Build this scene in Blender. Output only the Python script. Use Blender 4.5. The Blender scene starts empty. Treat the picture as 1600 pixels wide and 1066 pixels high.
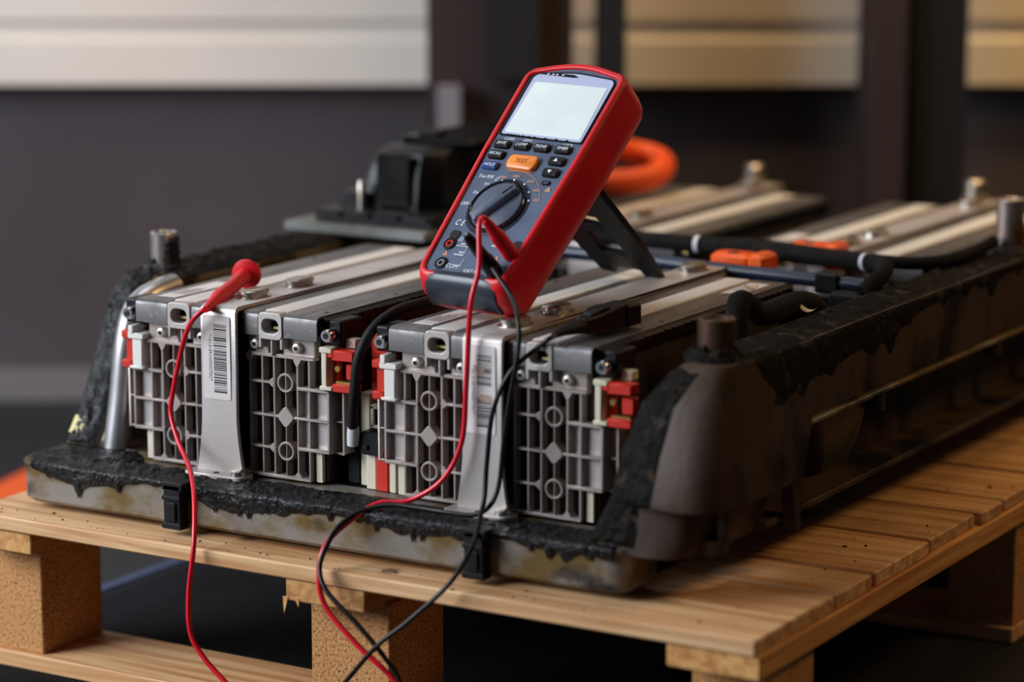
import bpy, math, random
from mathutils import Vector, Matrix, noise
random.seed(7)
S = bpy.context.scene
col = S.collection

# ------------------------------------------------------------------ camera
RIGHT = Vector((0.85895944, 0.51204364, 0.0))
UP = Vector((-0.09559073, 0.16035461, 0.98241988))
FWD = Vector((-0.50304185, 0.84385882, -0.18668473))
CAM = Vector((1.16364173, -1.75812518, 0.53404766))
cd = bpy.data.cameras.new('camera')
cam = bpy.data.objects.new('camera', cd); col.objects.link(cam)
m = Matrix((RIGHT, UP, -FWD)).transposed().to_4x4(); m.translation = CAM
cam.matrix_world = m
cd.sensor_width = 36.0; cd.lens = 4331.0 / 1600.0 * 36.0
cd.clip_start = 0.05; cd.clip_end = 60
cd.dof.use_dof = True; cd.dof.focus_distance = 2.19; cd.dof.aperture_fstop = 2.6
S.camera = cam

# ------------------------------------------------------------------ world, lights, exposure
w = bpy.data.worlds.new('world'); S.world = w; w.use_nodes = True
w.node_tree.nodes['Background'].inputs[0].default_value = (0.62, 0.72, 1.0, 1)
w.node_tree.nodes['Background'].inputs[1].default_value = 0.035

def area(name, loc, target, sx, sy, power, color):
    l = bpy.data.lights.new(name, 'AREA'); l.shape = 'RECTANGLE'; l.size = sx; l.size_y = sy
    l.energy = power; l.color = color
    o = bpy.data.objects.new(name, l); col.objects.link(o)
    o.location = loc
    o.rotation_euler = (Vector(target) - Vector(loc)).to_track_quat('-Z', 'Y').to_euler()
    return o
area('window_light', (-2.0, -1.75, 1.25), (-0.25, 0.3, 0.1), 2.0, 1.5, 132, (0.86, 0.92, 1.0))
area('strip_lamp', (-0.6, 0.5, 2.4), (-0.2, 0.4, 0.0), 1.6, 0.4, 13, (0.80, 0.88, 1.0))
area('warm_wall_wash', (0.45, 0.80, 2.0), (-0.05, 1.38, 0.15), 1.3, 0.3, 5.5, (1.0, 0.62, 0.24)).data.spread = math.radians(70)  # added wall wash, no real fitting; warms the back wall
area('warm_lamp', (1.7, 0.9, 1.7), (0.3, 0.5, 0.0), 0.5, 0.5, 12, (1.0, 0.60, 0.22))
S.view_settings.view_transform = 'Standard'
S.view_settings.look = 'None'
S.view_settings.gamma = 1.0
S.view_settings.use_curve_mapping = False
S.view_settings.exposure = 0.0

# ------------------------------------------------------------------ materials
def srgb(r, g, b):
    f = lambda c: (c / 255 / 12.92) if c / 255 <= 0.04045 else ((c / 255 + 0.055) / 1.055) ** 2.4
    return (f(r), f(g), f(b), 1)

MATS = {}
def M(name, c1, c2=None, c3=None, scale=8.0, stretch=(1, 1, 1), rough=0.5, rough2=None, metal=0.0, bump=0.0, bscale=None,
      detail=6.0, coat=0.0, lo=0.4, hi=0.65, rand=0.0, lo3=0.6, hi3=0.7, scale3=None, spec=0.5):
    mt = bpy.data.materials.new(name); mt.use_nodes = True
    nt = mt.node_tree; N = nt.nodes; Lk = nt.links
    b = N['Principled BSDF']
    b.inputs['Base Color'].default_value = c1
    b.inputs['Roughness'].default_value = rough
    b.inputs['Metallic'].default_value = metal
    b.inputs['Specular IOR Level'].default_value = spec
    if coat: b.inputs['Coat Weight'].default_value = coat; b.inputs['Coat Roughness'].default_value = 0.12
    tc = N.new('ShaderNodeTexCoord')
    mp = N.new('ShaderNodeMapping'); mp.inputs['Scale'].default_value = stretch
    if rand:
        oi = N.new('ShaderNodeObjectInfo'); ml = N.new('ShaderNodeMath'); ml.operation = 'MULTIPLY'; ml.inputs[1].default_value = rand
        Lk.new(oi.outputs['Random'], ml.inputs[0])
        ad = N.new('ShaderNodeVectorMath'); ad.operation = 'ADD'
        Lk.new(tc.outputs['Object'], ad.inputs[0]); Lk.new(ml.outputs[0], ad.inputs[1]); Lk.new(ad.outputs[0], mp.inputs['Vector'])
    else:
        Lk.new(tc.outputs['Object'], mp.inputs['Vector'])
    def nz(sc, det, lo_, hi_):
        n = N.new('ShaderNodeTexNoise'); n.inputs['Scale'].default_value = sc; n.inputs['Detail'].default_value = det
        Lk.new(mp.outputs['Vector'], n.inputs['Vector'])
        r = N.new('ShaderNodeMapRange'); r.inputs[1].default_value = lo_; r.inputs[2].default_value = hi_
        Lk.new(n.outputs['Fac'], r.inputs[0]); return n, r
    last = None
    if c2 is not None:
        n, r = nz(scale, detail, lo, hi)
        mx = N.new('ShaderNodeMix'); mx.data_type = 'RGBA'; mx.inputs[6].default_value = c1; mx.inputs[7].default_value = c2
        Lk.new(r.outputs[0], mx.inputs[0]); last = mx.outputs[2]
        if rough2 is not None:
            rr = N.new('ShaderNodeMapRange'); rr.inputs[1].default_value = lo; rr.inputs[2].default_value = hi
            rr.inputs[3].default_value = rough; rr.inputs[4].default_value = rough2
            Lk.new(n.outputs['Fac'], rr.inputs[0]); Lk.new(rr.outputs[0], b.inputs['Roughness'])
    if c3 is not None:
        n3, r3 = nz(scale3 or scale * 2.3, detail, lo3, hi3)
        mx3 = N.new('ShaderNodeMix'); mx3.data_type = 'RGBA'; mx3.inputs[7].default_value = c3
        if last is not None: Lk.new(last, mx3.inputs[6])
        else: mx3.inputs[6].default_value = c1
        Lk.new(r3.outputs[0], mx3.inputs[0]); last = mx3.outputs[2]
    if last is not None: Lk.new(last, b.inputs['Base Color'])
    if bump:
        nb = N.new('ShaderNodeTexNoise'); nb.inputs['Scale'].default_value = bscale or scale * 3; nb.inputs['Detail'].default_value = 4
        Lk.new(mp.outputs['Vector'], nb.inputs['Vector'])
        bp = N.new('ShaderNodeBump'); bp.inputs['Strength'].default_value = bump; bp.inputs['Distance'].default_value = 0.002
        Lk.new(nb.outputs['Fac'], bp.inputs['Height']); Lk.new(bp.outputs['Normal'], b.inputs['Normal'])
    MATS[name] = mt
    return mt

M('cast_alu', srgb(182, 170, 164), srgb(156, 143, 136), scale=30, rough=0.36, rough2=0.5, metal=0.5, bump=0.08, bscale=400)
M('strap_alu', srgb(200, 193, 190), srgb(178, 169, 164), scale=18, rough=0.38, rough2=0.55, metal=0.5, bump=0.06, bscale=500)
M('plate_grey', srgb(124, 121, 120), srgb(102, 100, 99), srgb(138, 132, 126), scale=25, stretch=(3, 0.6, 3), rough=0.36, rough2=0.5, metal=0.7, bump=0.05, bscale=300)
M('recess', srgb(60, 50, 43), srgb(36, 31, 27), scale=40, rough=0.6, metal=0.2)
M('strip_white', srgb(216, 212, 204), srgb(190, 184, 170), scale=14, stretch=(4, 0.5, 1), rough=0.5, rough2=0.6, lo=0.45, hi=0.75)
M('black_plastic', srgb(8, 8, 10), srgb(13, 13, 15), scale=12, rough=0.4, rough2=0.52, spec=0.3)
M('box_black', srgb(4, 4, 5), srgb(9, 9, 9), scale=10, rough=0.26, rough2=0.4, spec=0.22)
M('black_rubber', srgb(8, 8, 9), srgb(14, 14, 15), scale=60, rough=0.6, spec=0.3, bump=0.1, bscale=500)
M('cable_black', srgb(7, 7, 8), srgb(11, 11, 13), scale=50, rough=0.38, spec=0.35)
M('foam', srgb(12, 11, 11), srgb(24, 22, 19), scale=60, rough=0.9, spec=0.2, bump=0.4, bscale=350)
M('sealant', srgb(6, 6, 7), srgb(15, 14, 14), srgb(46, 42, 38), scale=60, spec=0.35, rough=0.34, rough2=0.75, bump=1.0, bscale=260, lo3=0.62, hi3=0.72, scale3=45)
M('sealant_dry', srgb(10, 8, 7), srgb(22, 17, 13), srgb(66, 54, 38), scale=70, spec=0.1, rough=0.6, rough2=0.85, bump=1.0, bscale=200, lo3=0.58, hi3=0.7, scale3=80)
M('tray_alu', srgb(136, 129, 120), srgb(104, 82, 38), srgb(48, 42, 36), scale=15, stretch=(1, 1, 1.6), rough=0.45, rough2=0.62, metal=0.4, bump=0.15, bscale=160, lo=0.44, hi=0.56, lo3=0.53, hi3=0.66, scale3=21)
M('tray_foot', srgb(92, 88, 74), srgb(70, 64, 50), srgb(40, 36, 30), scale=16, rough=0.5, metal=0.4, bump=0.2, bscale=200)
M('tray_dirty', srgb(68, 54, 45), srgb(62, 42, 16), srgb(13, 11, 9), scale=15, stretch=(1, 1, 0.6), rough=0.55, rough2=0.75, spec=0.25, metal=0.1, bump=0.25, bscale=120, lo=0.45, hi=0.6, lo3=0.48, hi3=0.62, scale3=19)
M('tube_alu', srgb(190, 188, 190), srgb(160, 156, 156), scale=20, rough=0.34, metal=0.8)
M('sleeve_steel', srgb(186, 178, 172), srgb(120, 78, 44), scale=26, stretch=(1, 1, 0.5), rough=0.3, rough2=0.5, metal=0.85, lo=0.45, hi=0.6)
M('sleeve_rust', srgb(86, 62, 46), srgb(44, 32, 24), scale=26, rough=0.4, metal=0.6)
M('chrome', srgb(200, 200, 202), rough=0.16, metal=1.0)
M('pad_steel', srgb(214, 208, 200), srgb(150, 140, 124), scale=60, rough=0.2, rough2=0.42, metal=0.95, bump=0.2, bscale=300)
M('rivet', srgb(206, 200, 190), rough=0.35, metal=0.3)
M('plate_dirty', srgb(112, 114, 112), srgb(84, 84, 78), scale=18, rough=0.5, metal=0.3)
M('hole', srgb(8, 8, 9), rough=0.8)
M('red_plastic', srgb(206, 44, 24), srgb(190, 38, 22), scale=20, rough=0.4)
M('cream_plastic', srgb(214, 206, 184), srgb(204, 194, 168), scale=20, rough=0.45)
M('white_plastic', srgb(226, 224, 216), rough=0.42)
M('brass', srgb(190, 150, 90), rough=0.3, metal=0.9)
M('label', srgb(222, 216, 214), srgb(208, 198, 192), scale=30, rough=0.5)
M('label_ink', srgb(34, 26, 32), rough=0.6)
M('smudge', srgb(178, 156, 136), rough=0.6)
M('orange_plastic', srgb(236, 92, 18), srgb(226, 82, 14), scale=20, rough=0.4)
M('orange_cable', srgb(240, 88, 16), srgb(230, 78, 12), scale=30, rough=0.5, bump=0.1, bscale=200)
M('pipe_blue', srgb(34, 44, 66), srgb(22, 28, 44), scale=30, rough=0.34)
M('tape_white', srgb(200, 200, 204), rough=0.6)
M('meter_red', srgb(212, 12, 26), srgb(200, 10, 24), scale=40, rough=0.42, bump=0.04, bscale=900)
M('meter_panel', srgb(82, 94, 116), srgb(74, 84, 104), scale=60, rough=0.46, bump=0.05, bscale=900)
M('meter_dark', srgb(38, 44, 54), rough=0.34)
M('meter_black', srgb(4, 4, 5), rough=0.5, spec=0.18)
M('knob_face', srgb(74, 84, 102), srgb(64, 72, 90), scale=60, rough=0.45)
M('lens', srgb(184, 188, 214), rough=0.16, coat=0.6)
M('lcd', srgb(226, 234, 230), srgb(218, 226, 222), scale=20, rough=0.25, coat=0.4)
M('ring_gloss', srgb(20, 22, 28), rough=0.16, spec=0.8)
M('button_black', srgb(13, 14, 17), rough=0.4, spec=0.4)
M('button_blue', srgb(36, 66, 122), rough=0.36)
M('button_orange', srgb(236, 132, 42), rough=0.36)
M('print_white', srgb(232, 234, 238), rough=0.6)
M('print_orange', srgb(226, 160, 110), rough=0.6)
M('print_dark', srgb(120, 60, 30), rough=0.6)
M('red_lead', srgb(222, 14, 40), srgb(206, 10, 34), scale=60, rough=0.34, coat=0.2)
M('red_probe', srgb(210, 12, 26), rough=0.4)
M('wall_white', srgb(224, 216, 206), srgb(214, 206, 196), scale=2.5, rough=0.6)
M('wall_dark', srgb(72, 66, 70), srgb(62, 56, 60), scale=2.0, rough=0.6)
M('kerb', srgb(108, 104, 106), rough=0.6)
M('post_steel', srgb(48, 36, 36), srgb(38, 29, 29), scale=5, rough=0.5)
M('post_dark', srgb(20, 20, 26), rough=0.5)
M('bracket_grey', srgb(122, 122, 132), rough=0.5)
M('floor_paint', srgb(25, 27, 32), srgb(20, 22, 27), scale=5, rough=0.5, rough2=0.6)
M('marking_orange', srgb(232, 92, 30), srgb(220, 84, 26), scale=10, rough=0.55)
M('mat_rubber', srgb(40, 40, 44), srgb(30, 30, 34), scale=9, spec=0.2, rough=0.85, bump=0.3, bscale=500)
M('mat_edge', srgb(60, 72, 104), rough=0.6)
M('chip_dust', srgb(30, 24, 18), rough=0.9)
M('fibre', srgb(200, 176, 132), rough=0.7)
M('glue_yellow', srgb(214, 200, 130), rough=0.6)

def wood(name, base, dark, knot, sx=(1.2, 22, 22)):
    mt = bpy.data.materials.new(name); mt.use_nodes = True
    nt = mt.node_tree; N = nt.nodes; Lk = nt.links; b = N['Principled BSDF']; b.inputs['Roughness'].default_value = 0.62
    tc = N.new('ShaderNodeTexCoord'); oi = N.new('ShaderNodeObjectInfo')
    ml = N.new('ShaderNodeMath'); ml.operation = 'MULTIPLY'; ml.inputs[1].default_value = 7.0
    ad = N.new('ShaderNodeVectorMath'); ad.operation = 'ADD'
    Lk.new(oi.outputs['Random'], ml.inputs[0]); Lk.new(tc.outputs['Object'], ad.inputs[0]); Lk.new(ml.outputs[0], ad.inputs[1])
    mp = N.new('ShaderNodeMapping'); mp.inputs['Scale'].default_value = sx; Lk.new(ad.outputs[0], mp.inputs['Vector'])
    n = N.new('ShaderNodeTexNoise'); n.inputs['Scale'].default_value = 5; n.inputs['Detail'].default_value = 8; n.inputs['Distortion'].default_value = 0.6
    Lk.new(mp.outputs[0], n.inputs['Vector'])
    cr = N.new('ShaderNodeValToRGB'); e = cr.color_ramp
    e.elements[0].position = 0.36; e.elements[0].color = dark; e.elements[1].position = 0.6; e.elements[1].color = base
    Lk.new(n.outputs['Fac'], cr.inputs[0])
    v = N.new('ShaderNodeTexVoronoi'); v.inputs['Scale'].default_value = 9.0; v.inputs['Randomness'].default_value = 1.0
    Lk.new(ad.outputs[0], v.inputs['Vector'])
    r = N.new('ShaderNodeMapRange'); r.inputs[1].default_value = 0.03; r.inputs[2].default_value = 0.10; r.inputs[3].default_value = 0.85; r.inputs[4].default_value = 0.0
    Lk.new(v.outputs['Distance'], r.inputs[0])
    mx = N.new('ShaderNodeMix'); mx.data_type = 'RGBA'; mx.inputs[7].default_value = knot
    Lk.new(cr.outputs[0], mx.inputs[6]); Lk.new(r.outputs[0], mx.inputs[0])
    hs = N.new('ShaderNodeHueSaturation')
    r2 = N.new('ShaderNodeMapRange'); r2.inputs[3].default_value = 0.86; r2.inputs[4].default_value = 1.1
    Lk.new(oi.outputs['Random'], r2.inputs[0]); Lk.new(r2.outputs[0], hs.inputs['Value'])
    Lk.new(mx.outputs[2], hs.inputs['Color']); Lk.new(hs.outputs[0], b.inputs['Base Color'])
    bp = N.new('ShaderNodeBump'); bp.inputs['Strength'].default_value = 0.25; bp.inputs['Distance'].default_value = 0.002
    Lk.new(n.outputs['Fac'], bp.inputs['Height']); Lk.new(bp.outputs[0], b.inputs['Normal'])
    MATS[name] = mt
wood('pine', srgb(224, 180, 132), srgb(184, 128, 76), srgb(84, 54, 32))
wood('pine_y', srgb(212, 160, 96), srgb(178, 116, 58), srgb(84, 54, 32), (22, 1.2, 22))

def chipboard(name):
    mt = bpy.data.materials.new(name); mt.use_nodes = True
    nt = mt.node_tree; N = nt.nodes; Lk = nt.links; b = N['Principled BSDF']; b.inputs['Roughness'].default_value = 0.8
    tc = N.new('ShaderNodeTexCoord')
    n = N.new('ShaderNodeTexNoise'); n.inputs['Scale'].default_value = 420; n.inputs['Detail'].default_value = 3
    n2 = N.new('ShaderNodeTexNoise'); n2.inputs['Scale'].default_value = 30; n2.inputs['Detail'].default_value = 4
    Lk.new(tc.outputs['Object'], n.inputs[0]); Lk.new(tc.outputs['Object'], n2.inputs[0])
    cr = N.new('ShaderNodeValToRGB'); e = cr.color_ramp
    e.elements[0].position = 0.30; e.elements[0].color = srgb(62, 40, 22)
    e.elements[1].position = 0.6; e.elements[1].color = srgb(206, 150, 92)
    k = e.elements.new(0.40); k.color = srgb(172, 116, 64)
    Lk.new(n.outputs['Fac'], cr.inputs[0])
    mx = N.new('ShaderNodeMix'); mx.data_type = 'RGBA'; mx.blend_type = 'MULTIPLY'; mx.inputs[0].default_value = 0.4
    Lk.new(cr.outputs[0], mx.inputs[6]); Lk.new(n2.outputs['Color'], mx.inputs[7])
    Lk.new(cr.outputs[0], b.inputs['Base Color'])
    bp = N.new('ShaderNodeBump'); bp.inputs['Strength'].default_value = 0.5; bp.inputs['Distance'].default_value = 0.002
    Lk.new(n.outputs['Fac'], bp.inputs['Height']); Lk.new(bp.outputs[0], b.inputs['Normal'])
    MATS[name] = mt
chipboard('chipboard')

# ------------------------------------------------------------------ mesh builder
class MB:
    def __init__(self, tf=None): self.v = []; self.f = []; self.tf = tf
    def add(self, vs, fs):
        o = len(self.v); self.v += [tuple(p) for p in vs]; self.f += [tuple(i + o for i in f) for f in fs]; return self
    def box(self, x0, x1, y0, y1, z0, z1):
        if x1 < x0: x0, x1 = x1, x0
        if y1 < y0: y0, y1 = y1, y0
        if z1 < z0: z0, z1 = z1, z0
        return self.add([(x0,y0,z0),(x1,y0,z0),(x1,y1,z0),(x0,y1,z0),(x0,y0,z1),(x1,y0,z1),(x1,y1,z1),(x0,y1,z1)],
                        [(0,3,2,1),(4,5,6,7),(0,1,5,4),(1,2,6,5),(2,3,7,6),(3,0,4,7)])
    def cbox(self, x0, x1, y0, y1, z0, z1, c):
        # box with all edges chamfered by c
        if x1 < x0: x0, x1 = x1, x0
        rings = []
        for z, i in ((z0, c), (z0 + c, 0), (z1 - c, 0), (z1, c)):
            a0, a1, b0, b1 = x0 + i, x1 - i, y0 + i, y1 - i
            rings.append([(a0+c,b0,z),(a1-c,b0,z),(a1,b0+c,z),(a1,b1-c,z),(a1-c,b1,z),(a0+c,b1,z),(a0,b1-c,z),(a0,b0+c,z)])
        return self.loft(rings)
    def loft(self, rings, c0=True, c1=True, closed=True):
        n = len(rings[0]); vs = [p for r in rings for p in r]; fs = []
        for i in range(len(rings) - 1):
            for j in range(n if closed else n - 1):
                k = (j + 1) % n
                fs.append((i*n+j, i*n+k, (i+1)*n+k, (i+1)*n+j))
        if c0: fs.append(tuple(range(n - 1, -1, -1)))
        if c1: fs.append(tuple((len(rings)-1)*n + j for j in range(n)))
        return self.add(vs, fs)
    def prism(self, poly, axis, a0, a1):
        def P(p, a):
            return {'X': (a, p[0], p[1]), 'Y': (p[0], a, p[1]), 'Z': (p[0], p[1], a)}[axis]
        return self.loft([[P(p, a0) for p in poly], [P(p, a1) for p in poly]])
    def frame(self, outer, inner, axis, a0, a1):
        def P(p, a):
            return {'X': (a, p[0], p[1]), 'Y': (p[0], a, p[1]), 'Z': (p[0], p[1], a)}[axis]
        n = len(outer)
        rings = [[P(p, a0) for p in outer], [P(p, a1) for p in outer], [P(p, a1) for p in inner], [P(p, a0) for p in inner], [P(p, a0) for p in outer]]
        return self.loft(rings, False, False)
    def tube(self, pts, r, seg=10, caps=True):
        P = [Vector(p) for p in pts]; n = len(P); R_ = r if isinstance(r, (list, tuple)) else [r] * n
        rings = []; ref = None
        for i in range(n):
            t = (P[min(i+1, n-1)] - P[max(i-1, 0)]).normalized()
            if ref is None:
                ref = t.orthogonal().normalized()
            ref = (ref - t * ref.dot(t)).normalized(); b = t.cross(ref)
            rings.append([P[i] + (ref * math.cos(2*math.pi*k/seg) + b * math.sin(2*math.pi*k/seg)) * R_[i] for k in range(seg)])
        return self.loft(rings, caps, caps)
    def cyl(self, c, d, r, h, seg=20, r2=None):
        c = Vector(c); d = Vector(d).normalized()
        return self.tube([c, c + d * h], [r, r if r2 is None else r2], seg)
    def build(self, name, mat, parent=None, smooth=None, bevel=0.0, bseg=2):
        me = bpy.data.meshes.new(name)
        vs = self.v if self.tf is None else [tuple(self.tf(*p)) for p in self.v]
        me.from_pydata(vs, [], self.f); me.validate(); me.update()
        import bmesh
        bm = bmesh.new(); bm.from_mesh(me)
        bmesh.ops.remove_doubles(bm, verts=bm.verts, dist=1e-6)
        bmesh.ops.recalc_face_normals(bm, faces=bm.faces)
        bm.to_mesh(me); bm.free()
        me.materials.append(MATS[mat] if isinstance(mat, str) else mat)
        if smooth is not None:
            me.shade_smooth(); me.set_sharp_from_angle(angle=math.radians(smooth))
        o = bpy.data.objects.new(name, me); col.objects.link(o)
        if bevel:
            bv = o.modifiers.new('bevel', 'BEVEL'); bv.width = bevel; bv.segments = bseg; bv.limit_method = 'ANGLE'; bv.angle_limit = math.radians(40)
            if smooth is None: me.shade_smooth(); me.set_sharp_from_angle(angle=math.radians(60))
        if parent is not None: attach(o, parent)
        return o

def attach(o, parent):
    o.parent = parent
    q = parent; L = Matrix.Identity(4); chain = []
    while q is not None: chain.append(q); q = q.parent
    for q in reversed(chain): L = L @ q.matrix_parent_inverse @ Matrix.LocRotScale(q.location, q.rotation_euler, q.scale)
    o.matrix_parent_inverse = L.inverted()

def empty(name, loc):
    o = bpy.data.objects.new(name, None); col.objects.link(o); o.location = loc; o.empty_display_size = 0.05
    return o
def tag(o, label, cat=None, group=None, kind=None):
    if label: o['label'] = label
    if cat: o['category'] = cat
    if group: o['group'] = group
    if kind: o['kind'] = kind
    return o
def copy_tree(o, parent=None):
    c = o.copy(); col.objects.link(c)
    if parent is not None:
        inv = o.matrix_parent_inverse.copy(); c.parent = parent; c.matrix_parent_inverse = inv
    for ch in list(o.children): copy_tree(ch, c)
    return c

def smooth_path(pts, per=8):
    P = [Vector(p) for p in pts]; out = []
    for i in range(len(P) - 1):
        p0 = P[max(i-1, 0)]; p1 = P[i]; p2 = P[i+1]; p3 = P[min(i+2, len(P)-1)]
        for k in range(per):
            t = k / per
            out.append(0.5 * ((2*p1) + (p2-p0)*t + (2*p0-5*p1+4*p2-p3)*t*t + (3*p1-p0-3*p2+p3)*t*t*t))
    out.append(P[-1]); return out

def rpoly(corners, k=5):
    # corners: (x, y, radius) anticlockwise -> rounded outline
    out = []; n = len(corners)
    for i in range(n):
        x, y, r = corners[i]; p = Vector((x, y)); a = Vector(corners[i-1][:2]); b = Vector(corners[(i+1) % n][:2])
        u = (a - p).normalized(); v = (b - p).normalized()
        ang = math.acos(max(-1, min(1, u.dot(v))))
        if r <= 0 or abs(math.pi - ang) < 1e-4:
            out += [p] * (k + 1); continue
        t = min(r / math.tan(ang / 2), (a-p).length * 0.499, (b-p).length * 0.499); r = t * math.tan(ang / 2)
        c = p + (u + v).normalized() * (r / math.sin(ang / 2))
        s0 = p + u * t - c; s1 = p + v * t - c
        a0 = math.atan2(s0.y, s0.x); a1 = math.atan2(s1.y, s1.x); d = (a1 - a0 + math.pi) % (2*math.pi) - math.pi
        for j in range(k + 1):
            q = a0 + d * j / k; out.append(c + Vector((math.cos(q), math.sin(q))) * r)
    return [(p.x, p.y) for p in out]
def rrect(x0, x1, y0, y1, r, k=4):
    return rpoly([(x0, y0, r), (x1, y0, r), (x1, y1, r), (x0, y1, r)], k)
def circ(cx, cy, r, n=20):
    return [(cx + r*math.cos(2*math.pi*i/n), cy + r*math.sin(2*math.pi*i/n)) for i in range(n)]
def fbm(p, s, o=4):
    return noise.fractal(Vector(p) * s, 0.9, 2.1, o)

def text(name, body, size, place, mat, parent, shear=0.0, align='CENTER', sx=1.0):
    # place(x, y) -> world point for text-plane coordinates
    cu = bpy.data.curves.new(name, 'FONT'); cu.body = body; cu.size = size; cu.shear = shear
    cu.align_x = align; cu.align_y = 'CENTER'; cu.resolution_u = 2
    t = bpy.data.objects.new(name + '_tmp', cu); col.objects.link(t)
    dg = bpy.context.evaluated_depsgraph_get(); dg.update()
    me = bpy.data.meshes.new_from_object(t.evaluated_get(dg))
    bpy.data.objects.remove(t); bpy.data.curves.remove(cu)
    for v in me.vertices: v.co = place(v.co.x * sx, v.co.y)
    me.name = name; me.materials.clear(); me.materials.append(MATS[mat])
    o = bpy.data.objects.new(name, me); col.objects.link(o)
    if parent is not None: attach(o, parent)
    return o

# ------------------------------------------------------------------ the setting
FZ = -0.173
H = Vector((-0.51204364, 0.85895944, 0)); RT = Vector((0.85895944, 0.51204364, 0)); C0 = Vector((CAM.x, CAM.y, 0))
WD = 3.36
def wp(s, d, z): p = C0 + RT * s + H * d; return Vector((p.x, p.y, z))   # s sideways along the wall, d away from the viewer

fl = MB().box(-5, 5, -5, 5, FZ - 0.05, FZ).build('floor', 'floor_paint'); tag(fl, 'dark painted workshop floor', kind='structure')
wb = MB(wp).box(-4, 4, WD + 0.02, WD + 0.12, FZ, 2.6).build('wall_back', 'wall_dark'); tag(wb, 'workshop wall with pale ribbed panels above a dark base', kind='structure')
for i in range(9):
    z0 = 0.214 + i * 0.155
    pr = [(WD - 0.02, z0), (WD - 0.02, z0 + 0.052), (WD - 0.013, z0 + 0.057), (WD - 0.013, z0 + 0.072), (WD - 0.02, z0 + 0.077), (WD - 0.02, z0 + 0.155), (WD + 0.02, z0 + 0.155), (WD + 0.02, z0)]
    MB(wp).prism(pr, 'X', -4, 4).build('wall_panel', 'wall_white', wb)
MB(wp).box(-4, 4, WD - 0.03, WD + 0.02, FZ, -0.142).build('kerb', 'kerb', wb)

def post(name, s0, s1, d, label, mat='post_steel', webs=True):
    e = empty(name, wp((s0 + s1) / 2, d, FZ))
    MB(wp).box(s0, s1, d - 0.05, d - 0.038, FZ, 2.4).build('flange', mat, e)
    MB(wp).box(s0, s1, d + 0.038, d + 0.05, FZ, 2.4).build('flange', mat, e)
    if webs: MB(wp).box((s0+s1)/2 - 0.006, (s0+s1)/2 + 0.006, d - 0.038, d + 0.038, FZ, 2.4).build('web', mat, e)
    MB(wp).box(s0 - 0.02, s1 + 0.02, d - 0.06, d + 0.06, FZ, FZ + 0.012).build('base_plate', 'post_dark', e)
    tag(e, label, 'post'); return e
pd = 3.2
k = pd / 4331 / 0.982
p1 = post('steel_post', -128*k, 92*k, pd, 'wide dark steel post behind the multimeter')
MB(wp).box(-40*k, 40*k, pd - 0.075, pd - 0.05, 0.24, 0.46).build('control_panel', 'post_dark', p1)
MB(wp).box(-112*k, -78*k, pd - 0.08, pd - 0.05, 0.13, 0.232).build('bracket', 'bracket_grey', p1)
post('steel_post', 128*k, 172*k, pd, 'narrow dark steel post right of the multimeter', 'post_dark')
post('steel_post', 538*k, 596*k, pd, 'brownish steel post left of its darker twin at right')
post('steel_post', 612*k, 692*k, pd + 0.02, 'darkest steel post, rightmost against the pale wall', 'post_dark')

MB().prism([(-0.700, 0.064), (-0.600, 0.064), (-0.835, 1.035), (-0.935, 1.035)], 'Z', FZ, FZ + 0.0015).build('floor_marking', 'marking_orange')
tag(bpy.data.objects['floor_marking'], 'orange stripe on the floor left of the pallet', 'floor marking')
mat_e = empty('floor_mat', (0, 0.3, FZ))
MB().box(-0.42, 1.2, -0.8, 1.0, FZ, FZ + 0.004).build('mat_sheet', 'mat_rubber', mat_e)
rb = MB()
for i in range(150):
    x = -0.41 + i * 0.0051
    rb.box(x, x + 0.0028, -0.2, 0.5, FZ + 0.004, FZ + 0.0049)
tag(rb.build('mat_ribs', 'mat_rubber', mat_e), None, kind='stuff')
MB().box(-0.432, -0.42, -0.8, 1.0, FZ, FZ + 0.006).build('mat_edge', 'mat_edge', mat_e)
tag(mat_e, 'ribbed dark rubber mat under the pallet', 'mat')

# ------------------------------------------------------------------ pallet
FL = FZ + 0.0050
PT = -0.030; D0 = PT - 0.012; ST0 = D0 - 0.018; SK = FL + 0.0135
pal = empty('pallet', (0, 0.4, FL)); tag(pal, 'wooden pallet with chipboard blocks carrying the battery pack', 'pallet')
ys = [(-0.082, 0.052), (0.056, 0.121), (0.127, 0.234), (0.241, 0.336), (0.342, 0.390), (0.396, 0.49), (0.497, 0.60), (0.606, 0.72), (0.727, 0.83), (0.836, 0.95)]
for i, (a, b_) in enumerate(ys):
    dz = random.uniform(-0.0008, 0.0003) if i else 0
    MB().cbox(-0.362 + random.uniform(-0.002, 0.002), 0.361 + random.uniform(-0.003, 0.002) * (i > 0), a, b_, D0, PT + dz, 0.0012).build('deck_board', 'pine', pal)
for x0, x1 in ((-0.365, -0.294), (-0.040, 0.033), (0.290, 0.3635)):
    MB().cbox(x0, x1, -0.079, 0.95, ST0, D0, 0.001).build('stringer', 'pine_y', pal)
for y0 in (-0.05, 0.44, 0.87):
    for x0, x1 in ((-0.378, -0.309), (-0.037, 0.036), (0.296, 0.356)):
        MB().cbox(x0, x1, y0, y0 + 0.078, SK, ST0, 0.001).build('block', 'chipboard', pal)
    MB().cbox(-0.385, 0.358, y0 - 0.006, y0 + 0.082, FL, SK, 0.001).build('skid', 'pine', pal)
sp = MB()
for (x, dx, dz) in ((-0.0405, -0.001, 0.022), (-0.030, 0.002, 0.008)):
    sp.add([(x - 0.002, -0.0795, ST0 + 0.003), (x + 0.003, -0.0795, ST0 + 0.003), (x + dx, -0.0795, ST0 - dz * 0.5), (x, -0.077, ST0 + 0.003)], [(0, 1, 2), (1, 3, 2), (3, 0, 2)])
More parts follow.
